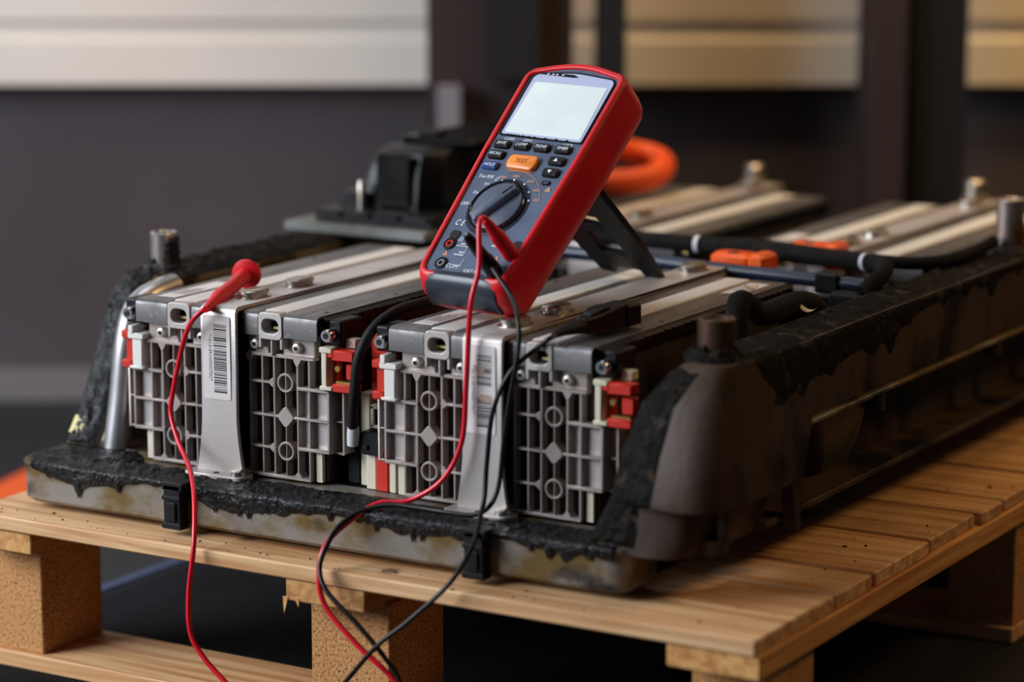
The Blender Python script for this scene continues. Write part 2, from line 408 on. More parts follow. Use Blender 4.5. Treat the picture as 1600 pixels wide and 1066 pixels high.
sp.build('splinter', 'pine_y', pal)

# ------------------------------------------------------------------ tray
tray = empty('battery_tray', (-0.02, 0.4, PT)); tag(tray, 'cast aluminium battery tray smeared with black sealant', 'battery tray')
TB = PT + 0.006; TT = 0.0095
MB().cbox(-0.295, 0.222, -0.006, 0.93, PT + 0.0005, TT, 0.003).build('floor_pan', 'tray_dirty', tray)
MB().loft([[(p[0], p[1], z) for p in rpoly([(-0.333 + i, -0.049 + i, 0.02), (0.240 - i, -0.049 + i, 0.016), (0.240 - i, 0.0, 0), (-0.333 + i, 0.03, 0)])]
           for z, i in ((TB, 0.003), (TB + 0.003, 0), (TT - 0.004, 0), (TT - 0.0025, -0.0015), (TT, -0.0012), (TT + 0.0005, 0.001))]).build('front_rail', 'tray_alu', tray, smooth=40)
MB().cbox(-0.335, -0.293, 0.02, 0.93, TB, TT - 0.001, 0.003).build('side_rail', 'tray_alu', tray)
for y0 in (0.55, 0.80):
    pass
# left wall: top beam and web
MB().cbox(-0.334, -0.272, 0.10, 0.93, 0.128, 0.146, 0.003).build('top_beam', 'tray_alu', tray)
MB().prism([(0.045, 0.006), (0.93, 0.006), (0.93, 0.130), (0.115, 0.130), (0.090, 0.118), (0.072, 0.088)], 'X', -0.325, -0.312).build('side_wall', 'tray_alu', tray)
# slanted front left pillar
def pillar_pts(x): return [(x, 0.118, 0.146), (x, 0.100, 0.144), (x, 0.082, 0.132), (x, 0.068, 0.108), (x, 0.054, 0.078), (x, 0.034, 0.038), (x, 0.016, 0.012)]
def ribbon(pts, wx, t):
    rings = []
    for i, p in enumerate(pts):
        a = Vector(pts[max(i-1, 0)]); b_ = Vector(pts[min(i+1, len(pts)-1)]); d = (b_ - a).normalized(); n = Vector((0, -abs(d.z), abs(d.y)))
        p = Vector(p)
        rings.append([p + Vector((wx[0], 0, 0)), p + Vector((wx[1], 0, 0)), p + Vector((wx[1], 0, 0)) + n * t, p + Vector((wx[0], 0, 0)) + n * t])
    return rings
pp = smooth_path(pillar_pts(-0.318), 5)
MB().loft(ribbon(pp, (-0.0145, 0.0145), -0.006)).build('corner_pillar', 'tray_alu', tray, smooth=50)
MB().tube(smooth_path([(-0.2905, 0.030, 0.008), (-0.2885, 0.036, 0.045), (-0.2865, 0.046, 0.105), (-0.284, 0.062, 0.130), (-0.28, 0.10, 0.138)], 6), 0.0115, 18).build('corner_tube', 'tube_alu', tray, smooth=60)
# right wall
MB().cbox(0.258, 0.305, 0.03, 0.93, 0.136, 0.1445, 0.0015).build('top_beam', 'tray_dirty', tray)
MB().cbox(0.295, 0.3045, 0.06, 0.93, 0.083, 0.139, 0.002).build('side_wall', 'tray_dirty', tray)
MB().cbox(0.290, 0.309, 0.115, 0.93, 0.0795, 0.0835, 0.001).build('edge_lip', 'tray_alu', tray)
MB().cbox(0.258, 0.264, 0.06, 0.93, 0.01, 0.138, 0.001).build('inner_wall', 'tray_dirty', tray)
tubp = [(0.262, 0.083), (0.262, 0.030), (0.252, 0.002), (0.232, -0.020), (0.210, PT + 0.002), (0.160, PT + 0.002), (0.160, 0.083)]
MB().loft([[(x - 0.06 * q, 0.30 + 0.05 * (1 - (z - PT) / 0.113) * 2 + dy, z) for x, z in tubp] for q, dy in ((0.6, 0.0), (0.15, 0.02), (0.0, 0.06))] + [[(x, 0.93, z) for x, z in tubp]]).build('side_tub', 'tray_dirty', tray, smooth=50)
MB().cbox(0.212, 0.300, 0.06, 0.93, 0.010, 0.015, 0.001).build('shelf', 'tray_dirty', tray)
foot = [[(x, y, z) for x, y in rrect(x0, x1, y0, y1, 0.007)] for z, x0, x1, y0, y1 in ((PT + 0.001, 0.212, 0.248, 0.248, 0.292), (-0.015, 0.216, 0.254, 0.238, 0.290), (0.02, 0.232, 0.272, 0.215, 0.280), (0.05, 0.25, 0.287, 0.188, 0.268), (0.0795, 0.262, 0.297, 0.160, 0.258))]
MB().loft(foot).build('foot', 'tray_foot', tray, smooth=50)
MB().cyl((0.299, 0.262, 0.080), (0, 0, -1), 0.008, 0.016).build('boss', 'tray_dirty', tray, smooth=40)
MB().cyl((0.299, 0.52, 0.080), (0, 0, -1), 0.008, 0.014).build('boss', 'tray_dirty', tray, smooth=40)
cc = [(0.1445, [(0.263, 0.004), (0.284, -0.010), (0.301, 0.002), (0.3045, 0.04), (0.3045, 0.128)]),
      (0.136, [(0.253, -0.006), (0.279, -0.019), (0.301, -0.009), (0.306, 0.03), (0.306, 0.128)]),
      (0.115, [(0.238, -0.019), (0.270, -0.031), (0.301, -0.022), (0.3085, 0.025), (0.308, 0.128)]),
      (0.080, [(0.227, -0.029), (0.263, -0.043), (0.302, -0.038), (0.312, 0.010), (0.311, 0.116)]),
      (0.050, [(0.222, -0.034), (0.262, -0.050), (0.305, -0.047), (0.316, 0.000), (0.314, 0.094)]),
      (0.045, [(0.221, -0.034), (0.262, -0.050), (0.304, -0.046), (0.315, 0.000), (0.313, 0.090)]),
      (0.042, [(0.219, -0.035), (0.250, -0.039), (0.282, -0.030), (0.297, 0.004), (0.297, 0.076)]),
      (0.016, [(0.208, -0.040), (0.246, -0.044), (0.280, -0.036), (0.292, 0.002), (0.293, 0.066)]),
      (0.006, [(0.204, -0.042), (0.242, -0.045), (0.274, -0.038), (0.286, 0.004), (0.288, 0.060)])]
rings = []
for z, o in cc:
    top = smooth_path([(x, y, z) for x, y in o], 6)
    ring = [(p.x + 0.0018 * fbm((p.x, p.y, z), 40), p.y + 0.0018 * fbm((p.x + 5, p.y, z), 40), z) for p in top]
    ring += [(0.262, o[-1][1] - 0.002, z), (0.262, 0.03, z)]
    rings.append(ring)
MB().loft(rings).build('corner_casting', 'tray_dirty', tray, smooth=45)
MB().tube([(0.298, -0.008, 0.046), (0.298, -0.008, 0.018)], [0.0055, 0.0045], 12).build('boss', 'tray_dirty', tray, smooth=50)
MB().cyl((0.291, -0.008, 0.0175), (0, 0, -1), 0.012, 0.011, 16, 0.010).build('foot', 'tray_dirty', tray, smooth=50)
MB().loft([[(0.300, y, z) for y, z in ((0.078, 0.060), (0.104, 0.068), (0.099, 0.004), (0.093, 0.004))], [(0.310, y, z) for y, z in ((0.078, 0.060), (0.104, 0.068), (0.099, 0.004), (0.093, 0.004))]]).build('gusset', 'tray_dirty', tray)

def sleeve(c, z0, z1, ro, ri, mat):
    cx, cy = c
    prof = [(ro, z0), (ro, z1 - 0.001), (ro - 0.001, z1), (ri + 0.001, z1), (ri, z1 - 0.001), (ri, z0)]
    rings = [[(cx + r*math.cos(2*math.pi*k/24), cy + r*math.sin(2*math.pi*k/24), z) for k in range(24)] for r, z in prof]
    MB().loft(rings, False, False).build('sleeve', mat, tray, smooth=40)
sleeve((-0.310, 0.126), 0.140, 0.1795, 0.0118, 0.0085, 'sleeve_steel')
sleeve((0.283, 0.595), 0.140, 0.195, 0.0125, 0.009, 'sleeve_steel')
sleeve((0.276, 0.022), 0.130, 0.1745, 0.0140, 0.010, 'sleeve_rust')
MB().tube([(0.276, 0.022, 0.1675), (0.276, 0.022, 0.1725)], 0.0098, 16).build('sleeve_plug', 'sleeve_rust', tray)

def clip(x, z1):
    g = MB()
    g.cbox(x - 0.0085, x + 0.0085, -0.0605, -0.0495, z1 - 0.034, z1, 0.001)
    g.cbox(x - 0.0105, x + 0.0105, -0.0605, -0.044, z1 - 0.005, z1 + 0.002, 0.001)
    g.cbox(x - 0.0095, x + 0.0095, -0.062, -0.0495, z1 - 0.013, z1 - 0.009, 0.001)
    g.cbox(x - 0.0100, x + 0.0100, -0.062, -0.0495, z1 - 0.036, z1 - 0.031, 0.001)
    g.cbox(x - 0.005, x + 0.005, -0.0625, -0.0495, z1 - 0.030, z1 - 0.014, 0.001)
    g.build('edge_clip', 'black_plastic', tray)
clip(-0.163, 0.0115); clip(0.118, 0.0105)

def goo(name, fn, nu, nv, mat, amp=0.004, sc=70):
    # fn(u, v) -> (point, normal, allowed thickness); lumpy bead laid on the surface
    top = []
    for i in range(nu + 1):
        row = []
        for j in range(nv + 1):
            u, v = i / nu, j / nv
            p, n, t = fn(u, v)
            edge = min(1.0, 4 * min(u, 1 - u) * nu / 8, 5 * min(v, 1 - v))
            hgt = (0.35 + 0.9 * abs(fbm(p, sc, 4)) + 0.5 * max(0, fbm(p, sc * 3.1, 3))) * amp * t * edge - 0.0006 * (1 - edge)
            row.append(p + n * hgt)
        top.append(row)
    g = MB(); vs = [q for r in top for q in r]; W_ = nv + 1
    g.add(vs, [(i*W_+j, (i+1)*W_+j, (i+1)*W_+j+1, i*W_+j+1) for i in range(nu) for j in range(nv)])
    o = g.build(name, mat, tray, smooth=75)
    return o
def rail_goo(u, v):
    x = -0.334 + u * 0.566
    drip = 0.003 + 0.013 * max(0, 0.35 + 1.1 * noise.noise(Vector((x * 13, 3.3, 0)))) + 0.010 * max(0, noise.noise(Vector((x * 55, 9.1, 0)))) ** 1.2 + 0.016 * max(0, noise.noise(Vector((x * 190, 2.4, 0))) - 0.25)
    front = -0.0508 if x > -0.315 else -0.0508 + (-0.315 - x) * 1.1
    y_in = -0.001 + 0.006 * noise.noise(Vector((x * 20, 1.7, 0))) + (0.034 * min(1, (-0.235 - x) / 0.03) if x < -0.235 else 0)
    if v < 0.62:
        y = y_in + (front - y_in) * v / 0.62; return Vector((x, y, TT + 0.0004)), Vector((0, 0, 1)), 1.0 if v < .5 else 0.8
    q = (v - 0.62) / 0.38
    return Vector((x, front - 0.0002, TT - q * min(drip, 0.026))), Vector((0, -1, 0.15)).normalized(), 0.55 * (1 - 0.5 * q)
goo('sealant', rail_goo, 420, 40, 'sealant', 0.0034, 80)
def pillar_goo(u, v):
    i = u * (len(pp) - 1); a = pp[int(i)]; b_ = pp[min(int(i) + 1, len(pp) - 1)]; p = a.lerp(b_, i - int(i))
    d = (pp[min(int(i) + 1, len(pp) - 1)] - pp[max(int(i) - 1, 0)]).normalized(); n = Vector((0, d.z, -d.y))
    n = Vector((0, -abs(d.z), abs(d.y)))
    return p + Vector((-0.0150 + 0.030 * v, 0, 0)) + n * 0.0004, n, 1.0
goo('sealant', pillar_goo, 70, 16, 'sealant', 0.0055, 80)
def lbeam_goo(u, v):
    y = 0.10 + u * 0.83; x = -0.336 + v * 0.064
    return Vector((x, y, 0.1462)), Vector((0, 0, 1)), 1.0
goo('sealant', lbeam_goo, 220, 14, 'sealant_dry', 0.006, 55)
def rbeam_goo(u, v):
    y = 0.005 + u * 0.92; x = 0.259 + v * 0.0445
    return Vector((x, y, 0.1446)), Vector((0, 0, 1)), 0.75
goo('sealant', rbeam_goo, 260, 16, 'sealant_dry', 0.0045, 90)
def rside_goo(u, v):
    y = 0.03 + u * 0.90
    L = 0.008 + 0.030 * max(0, 0.25 + 0.9 * noise.noise(Vector((y * 11, 5.5, 0)))) + 0.02 * max(0, noise.noise(Vector((y * 45, 2.2, 0)))) + max(0, 0.22 - y) * 0.11
    return Vector((0.3052 + (0.004 if y < 0.128 else 0) * v, y, 0.1445 - v * L)), Vector((1, 0, 0)), 0.4
goo('sealant', rside_goo, 240, 14, 'sealant_dry', 0.003, 90)
def corner_goo(u, v):
    z = 0.14 - u * 0.128
    i = 0
    while cc[i + 1][0] > z: i += 1
    za, oa = cc[i]; zb, ob = cc[i + 1]; t = (za - z) / (za - zb)
    a = Vector(oa[0]).lerp(Vector(ob[0]), t); b_ = Vector(oa[1]).lerp(Vector(ob[1]), t)
    q = a.lerp(b_, v * 1.0 - 0.03)
    return Vector((q.x, q.y - 0.001, z)), Vector((-0.35, -0.9, 0.2)).normalized(), 1.0
goo('sealant', corner_goo, 80, 24, 'sealant_dry', 0.0032, 60)
def collar(c, z, r, mat, amp):
    def fn(u, v):
        a = 2 * math.pi * u
        rr = r * (1.05 + 0.8 * v + 0.25 * noise.noise(Vector((math.cos(a) * 2, math.sin(a) * 2, z * 30)))); 
        zz = z + 0.012 * (1 - v) ** 2 * (0.6 + 0.8 * abs(noise.noise(Vector((math.cos(a) * 3, math.sin(a) * 3, 4)))))
        return Vector((c[0] + rr*math.cos(a), c[1] + rr*math.sin(a), zz)), Vector((math.cos(a)*.5, math.sin(a)*.5, .8)).normalized(), 1.0
    goo('sealant', fn, 40, 10, mat, amp, 120)
collar((-0.310, 0.126), 0.146, 0.0116, 'sealant', 0.006)
collar((0.283, 0.595), 0.1445, 0.0122, 'sealant', 0.005)
collar((0.276, 0.022), 0.1445, 0.0136, 'sealant_dry', 0.004)
# sealant smear up the right half of the left sleeve
def smear(u, v):
    a = -1.0 + 2.2 * v + 0.15 * noise.noise(Vector((u * 6, v * 4, 1)))
    return Vector((-0.310 + 0.0119*math.cos(a), 0.126 + 0.0119*math.sin(a), 0.146 + u * (0.031 - 0.006 * abs(noise.noise(Vector((v*5, 0, 3))))))), Vector((math.cos(a), math.sin(a), 0)), 0.5
goo('sealant', smear, 20, 16, 'sealant', 0.004, 120)
MB().add([(-0.3345, 0.0215, 0.026), (-0.318, 0.0213, 0.027), (-0.319, 0.029, 0.038), (-0.333, 0.0295, 0.039)], [(0, 1, 2, 3)])
g = MB().loft([[(-0.333, 0.019, 0.020), (-0.319, 0.019, 0.021), (-0.320, 0.0265, 0.033), (-0.331, 0.0265, 0.034)], [(-0.333, 0.0215, 0.0185), (-0.319, 0.0215, 0.0195), (-0.320, 0.029, 0.0315), (-0.331, 0.029, 0.0325)]])
g.build('yellow_tag', 'glue_yellow', tray)
# ------------------------------------------------------------------ battery modules
def half_module(xi, s, label, parts=('connector',), sticker=None):
    X = lambda u: xi + s * u
    ML = 0.335; ZT = 0.147
    e = empty('battery_module', (X(0.036), 0.165, 0.0112))
    tag(e, label, 'battery module', 'battery modules in the tray')
    def bx(g, u0, u1, y0, y1, z0, z1): return g.box(X(u0), X(u1), y0, y1, z0, z1)
    MB().cbox(min(X(0.001), X(0.070)), max(X(0.001), X(0.070)), 0.013, ML - 0.013, 0.0112, 0.140, 0.001).build('cell_stack', 'recess', e)
    # cast end plate: frame ribs, rings, lug
    g = MB(); T0 = 0.0; T1 = 0.0085
    def vr(u, z0, z1, w=0.0022): bx(g, u - w/2, u + w/2, T0, T1, z0, z1)
    def hr(z, u0, u1, w=0.0024): bx(g, u0, u1, T0 - 0.0004, T1, z - w/2, z + w/2)
    for u in (0.0025, 0.0148, 0.0262, 0.0488, 0.0600): vr(u, 0.0125, 0.112)
    hr(0.1120, 0.0, 0.0650, 0.0032); hr(0.0138, 0.0015, 0.0610, 0.0030)
    for z in (0.0898, 0.0630, 0.0368): hr(z, 0.0015, 0.0275)
    hr(0.0630, 0.026, 0.079)
    hr(0.0874, 0.0477, 0.079, 0.0030); hr(0.0385, 0.0477, 0.079, 0.0030)
    vr(0.0780, 0.0385, 0.0874, 0.0026)
    g.box(X(0.0780), X(0.0795), T0, 0.020, 0.037, 0.0889)
    g.box(X(0.0870), X(0.0885), 0.006, 0.020, 0.037, 0.0889); g.box(X(0.079), X(0.0885), 0.006, 0.020, 0.0874, 0.0889); g.box(X(0.079), X(0.0885), 0.006, 0.020, 0.037, 0.0385); g.box(X(0.079), X(0.0885), 0.006, 0.020, 0.0622, 0.0638)
    vr(0.0375, 0.0138, 0.112, 0.0016)
    for z in (0.0908, 0.0352):
        g.frame(circ(X(0.0375), z, 0.0080, 22), circ(X(0.0375), z, 0.0058, 22), 'Y', T0 - 0.0008, T1)
    g.prism(rpoly([(X(0.0375) - 0.0088, 0.0630, 0.003), (X(0.0375), 0.0630 - 0.0098, 0.003), (X(0.0375) + 0.0088, 0.0630, 0.003), (X(0.0375), 0.0630 + 0.0098, 0.003)], 3), 'Y', T0 - 0.001, T1)
    def fil(u, z, du, dz):  # corner fillet triangles
        g.prism([(X(u), z), (X(u + du), z), (X(u), z + dz)], 'Y', T0, T1)
    for z in (0.0898, 0.0368):
        g.prism(rpoly([(X(0.0262), z - 0.0055, 0.001), (X(0.0262), z + 0.0055, 0.001), (X(0.0200), z, 0.001)], 2), 'Y', T0 - 0.0003, T1)
    for u in (0.0025, 0.0488):
        g.prism(rpoly([(X(u) - 0.005, 0.1115, 0.001), (X(u) + 0.005, 0.1115, 0.001), (X(u), 0.1030, 0.001)], 2), 'Y', T0 - 0.0003, T1)
    g.prism(rpoly([(X(0.0488) - 0.005, 0.0140, 0.001), (X(0.0488) + 0.005, 0.0140, 0.001), (X(0.0488), 0.0205, 0.001)], 2), 'Y', T0 - 0.0003, T1)
    ep = g.build('end_plate', 'cast_alu', e, bevel=0.0006, bseg=1)
    # lug back walls
    b = MB(); bx(b, 0.0495, 0.0780, 0.0062, 0.0090, 0.039, 0.0870); b.build('lug_wall', 'strap_alu', e)
    bk = MB(); bx(bk, 0.0005, 0.0720, 0.0080, 0.0135, 0.0125, 0.112); bk.build('back_wall', 'recess', e)
    bk = MB(); bx(bk, 0.0005, 0.0720, 0.0115, 0.0135, 0.112, 0.1300); bk.build('port_wall', 'black_plastic', e)
    # face plate above the grid with arched ports
    f = MB(); bx(f, 0.0, 0.0195, 0.003, 0.012, 0.1120, 0.1300); bx(f, 0.0335, 0.0640, 0.003, 0.012, 0.1120, 0.1300); bx(f, 0.0252, 0.0272, 0.003, 0.012, 0.112, 0.130)
    bx(f, 0.0190, 0.0340, 0.003, 0.012, 0.1235, 0.130)
    f.build('face_plate', 'cast_alu', e, bevel=0.0008, bseg=2)
    # slotted bracket in the middle of the top edge
    sb = MB(); x0, x1 = sorted((X(0.0155), X(0.0385)))
    out = rrect(x0, x1, 0.1255, ZT + 0.0002, 0.004, 5); inn = rrect(x0 + 0.0035, x1 - 0.0035, 0.1305, 0.1420, 0.0055, 5)
    sb.frame(out, inn, 'Y', -0.0055, 0.012)
    br = sb.build('slot_bracket', 'strap_alu', e, bevel=0.0008, bseg=2)
    lg = MB(); bx(lg, 0.0155, 0.0182, -0.0050, 0.010, 0.1180, 0.1290); bx(lg, 0.0358, 0.0385, -0.0050, 0.010, 0.1180, 0.1290); bx(lg, 0.0252, 0.0274, -0.0030, 0.010, 0.1120, 0.1290)
    lg.build('bracket_leg', 'strap_alu', br, bevel=0.0008)
    ht = MB(); bx(ht, 0.017, 0.037, 0.007, 0.012, 0.1300, 0.1425); ht.build('slot_dark', 'hole', br)
    MB().cyl((X(0.024), 0.0045, 0.1335), (s, 0, 0), 0.0013, 0.011, 8).build('slot_rod', 'glue_yellow', br)
    for u in (0.0085, 0.0490):
        r = MB().tube([(X(u), 0.003, 0.1200), (X(u), 0.001, 0.1200), (X(u), -0.0012, 0.1200), (X(u), -0.002, 0.1200)], [0.0044, 0.0044, 0.0038, 0.0026], 16).build('rivet', 'rivet', e, smooth=40)
        MB().cyl((X(u), -0.0024, 0.1200), (0, 1, 0), 0.0017, 0.0006, 12).build('rivet_hole', 'hole', r)
    # folded top plates and the pale strip between them
    def plate(u0, u1, drop, name):
        x0, x1 = sorted((X(u0), X(u1)))
        prof = [(-0.0045, drop), (-0.0048, ZT - 0.0055), (-0.0040, ZT - 0.0022), (-0.002, ZT - 0.0006), (0.001, ZT), (ML - 0.001, ZT), (ML + 0.002, ZT - 0.0006), (ML + 0.004, ZT - 0.0022), (ML + 0.0048, ZT - 0.0055), (ML + 0.0045, drop),
                (ML + 0.0028, drop), (ML + 0.0028, ZT - 0.004), (ML + 0.001, ZT - 0.0018), (0.0, ZT - 0.0018), (-0.0028, ZT - 0.004), (-0.0028, drop)]
        return MB().prism(prof, 'X', x0, x1).build(name, 'plate_grey', e, smooth=35)
    plate(0.0005, 0.0146, 0.1280, 'narrow_plate')
    wpz = plate(0.0395, 0.0712, 0.1280, 'wide_plate')
    ss = MB(); bx(ss, 0.0158, 0.0382, 0.004, ML - 0.004, 0.139, ZT + 0.0006); ss.build('pale_strip', 'strip_white', e, bevel=0.001, bseg=1)
    # black film with ragged edge along the outer side
    fm = MB(); n = 60; pa = []; pb = []
    for i in range(n + 1):
        y = 0.002 + (ML - 0.004) * i / n; r_ = 0.0035 * abs(noise.noise(Vector((y * 60, xi * 9, 1)))) + (0.0015 if i % 2 else 0)
        pa.append((X(0.0705), y, 0.1462)); pb.append((X(0.0765 + r_), y, 0.1445))
    lo = [(p[0], p[1], p[2] - 0.006) for p in pb]; lo2 = [(p[0], p[1], p[2] - 0.006) for p in pa]
    vs = pa + pb + lo + lo2; q = n + 1
    fs = []
    for i in range(n):
        for a in range(4): c_ = (a + 1) % 4; fs.append((a*q+i, a*q+i+1, c_*q+i+1, c_*q+i))
    fm.add(vs, fs); fm.build('edge_film', 'black_plastic', e)
    # outer end: black terminal block and cap screw
    bl = MB(); bx(bl, 0.0712, 0.0885, 0.004, 0.034, 0.1245, 0.1445); bl.build('terminal_block', 'black_plastic', e, bevel=0.0015)
    sc = MB().tube([(X(0.0800), 0.004, 0.1335), (X(0.0800), -0.004, 0.1335), (X(0.0800), -0.005, 0.1335)], [0.0052, 0.0052, 0.0046], 20).build('cap_screw', 'chrome', e, smooth=40)
    MB().prism(circ(X(0.0800), 0.1335, 0.0026, 6), 'Y', -0.0054, -0.0045).build('hex_socket', 'hole', sc)
    if 'connector' in parts:
        c = MB(); bx(c, 0.0740, 0.0790, -0.003, 0.012, 0.0905, 0.1235); bx(c, 0.0725, 0.0845, -0.004, 0.012, 0.1195, 0.1240); bx(c, 0.0725, 0.0845, -0.004, 0.012, 0.0895, 0.0930); bx(c, 0.0725, 0.0745, -0.001, 0.012, 0.0930, 0.1200)
        bx(c, 0.0885, 0.098, 0.010, 0.020, 0.1225, 0.1300)
        wh = c.build('terminal_frame', 'cream_plastic', e, bevel=0.0007, bseg=1)
        r = MB(); bx(r, 0.0835, 0.1040, -0.003, 0.010, 0.1140, 0.1225); bx(r, 0.0835, 0.1040, -0.003, 0.010, 0.0890, 0.0955); bx(r, 0.0800, 0.0850, 0.006, 0.012, 0.0930, 0.1220); bx(r, 0.0930, 0.1030, 0.003, 0.012, 0.0985, 0.1110)
        bx(r, 0.080, 0.086, -0.0035, 0.006, 0.116, 0.121)
        r.build('terminal_cover', 'red_plastic', e, bevel=0.0009, bseg=1)
        t = MB(); bx(t, 0.0860, 0.1020, 0.0, 0.006, 0.0958, 0.0975); t.build('contact', 'brass', e)
        MB().cyl((X(0.0865), 0.004, 0.107), (0, -1, 0), 0.0025, 0.003, 12).build('terminal_pin', 'brass', e, smooth=40)
    if 'tab' in parts:
        c = MB(); bx(c, 0.0665, 0.0765, -0.004, 0.014, 0.0880, 0.1165); bx(c, 0.0640, 0.0800, -0.0055, 0.012, 0.1130, 0.1180); bx(c, 0.0650, 0.0790, -0.0050, 0.012, 0.0880, 0.0905); bx(c, 0.0740, 0.0790, -0.006, 0.010, 0.117, 0.124)
        c.build('terminal_frame', 'white_plastic', e, bevel=0.0007, bseg=1)
        r = MB(); bx(r, 0.0775, 0.0860, 0.0, 0.020, 0.0900, 0.1195); bx(r, 0.0765, 0.0880, -0.004, 0.020, 0.0880, 0.0945); bx(r, 0.0765, 0.0880, -0.004, 0.020, 0.1125, 0.1190)
        r.build('terminal_cover', 'red_plastic', e, bevel=0.0009, bseg=1)
    # lower side strips behind the lug
    c = MB(); bx(c, 0.0635, 0.0690, 0.004, 0.012, 0.0125, 0.0370); c.build('side_strip', 'cream_plastic', e)
    if sticker:
        y0, y1 = sticker; u0, u1 = 0.0445, 0.0625
        st = MB(); bx(st, u0, u1, y0, y1, ZT, ZT + 0.0003); so = st.build('sticker', 'label', e)
        ln = MB()
        for q_ in range(4): bx(ln, u0 + 0.003 + q_ * 0.0035, u0 + 0.0036 + q_ * 0.0035, y0 + 0.014, y0 + 0.014 + (0.026, 0.034, 0.03, 0.022)[q_], ZT + 0.0003, ZT + 0.0005)
        ln.build('print_lines', 'label_ink', so)
    for y in (0.02, 0.12, 0.24):
        MB().cyl((X(0.064), y, ZT), (0, 0, 1), 0.0017, 0.0003, 10).build('dimple', 'hole', wpz)
    return e
mA = half_module(-0.1675, -1, 'front battery module under the red probe, leftmost in the tray', ('tab',), (0.014, 0.094))
mB = half_module(-0.1310, 1, 'front battery module right of the left barcode strap', ('connector',))
mC = half_module(0.0790, -1, 'front battery module under the multimeter, left of the right barcode strap', ('tab',), (0.016, 0.092))
mD = half_module(0.1150, 1, 'front battery module at the right, beside the brown tray corner', ('connector',), (0.262, 0.318))
for src, lab in ((mA, 'far rear battery module, mostly hidden behind the multimeter and orange cable'), (mB, 'rear battery module whose pale strip runs right of the orange cable'),
                 (mC, 'rear battery module behind the second orange plug'), (mD, 'rear battery module nearest the steel sleeve at right')):
    c = copy_tree(src); c.location = src.location + Vector((0.054, 0.500, 0)); c['label'] = lab
    for ch in list(c.children):      # the terminals of the rear row are out of sight
        if ch.name.startswith(('terminal_frame', 'terminal_cover', 'terminal_pin', 'contact')): bpy.data.objects.remove(ch)

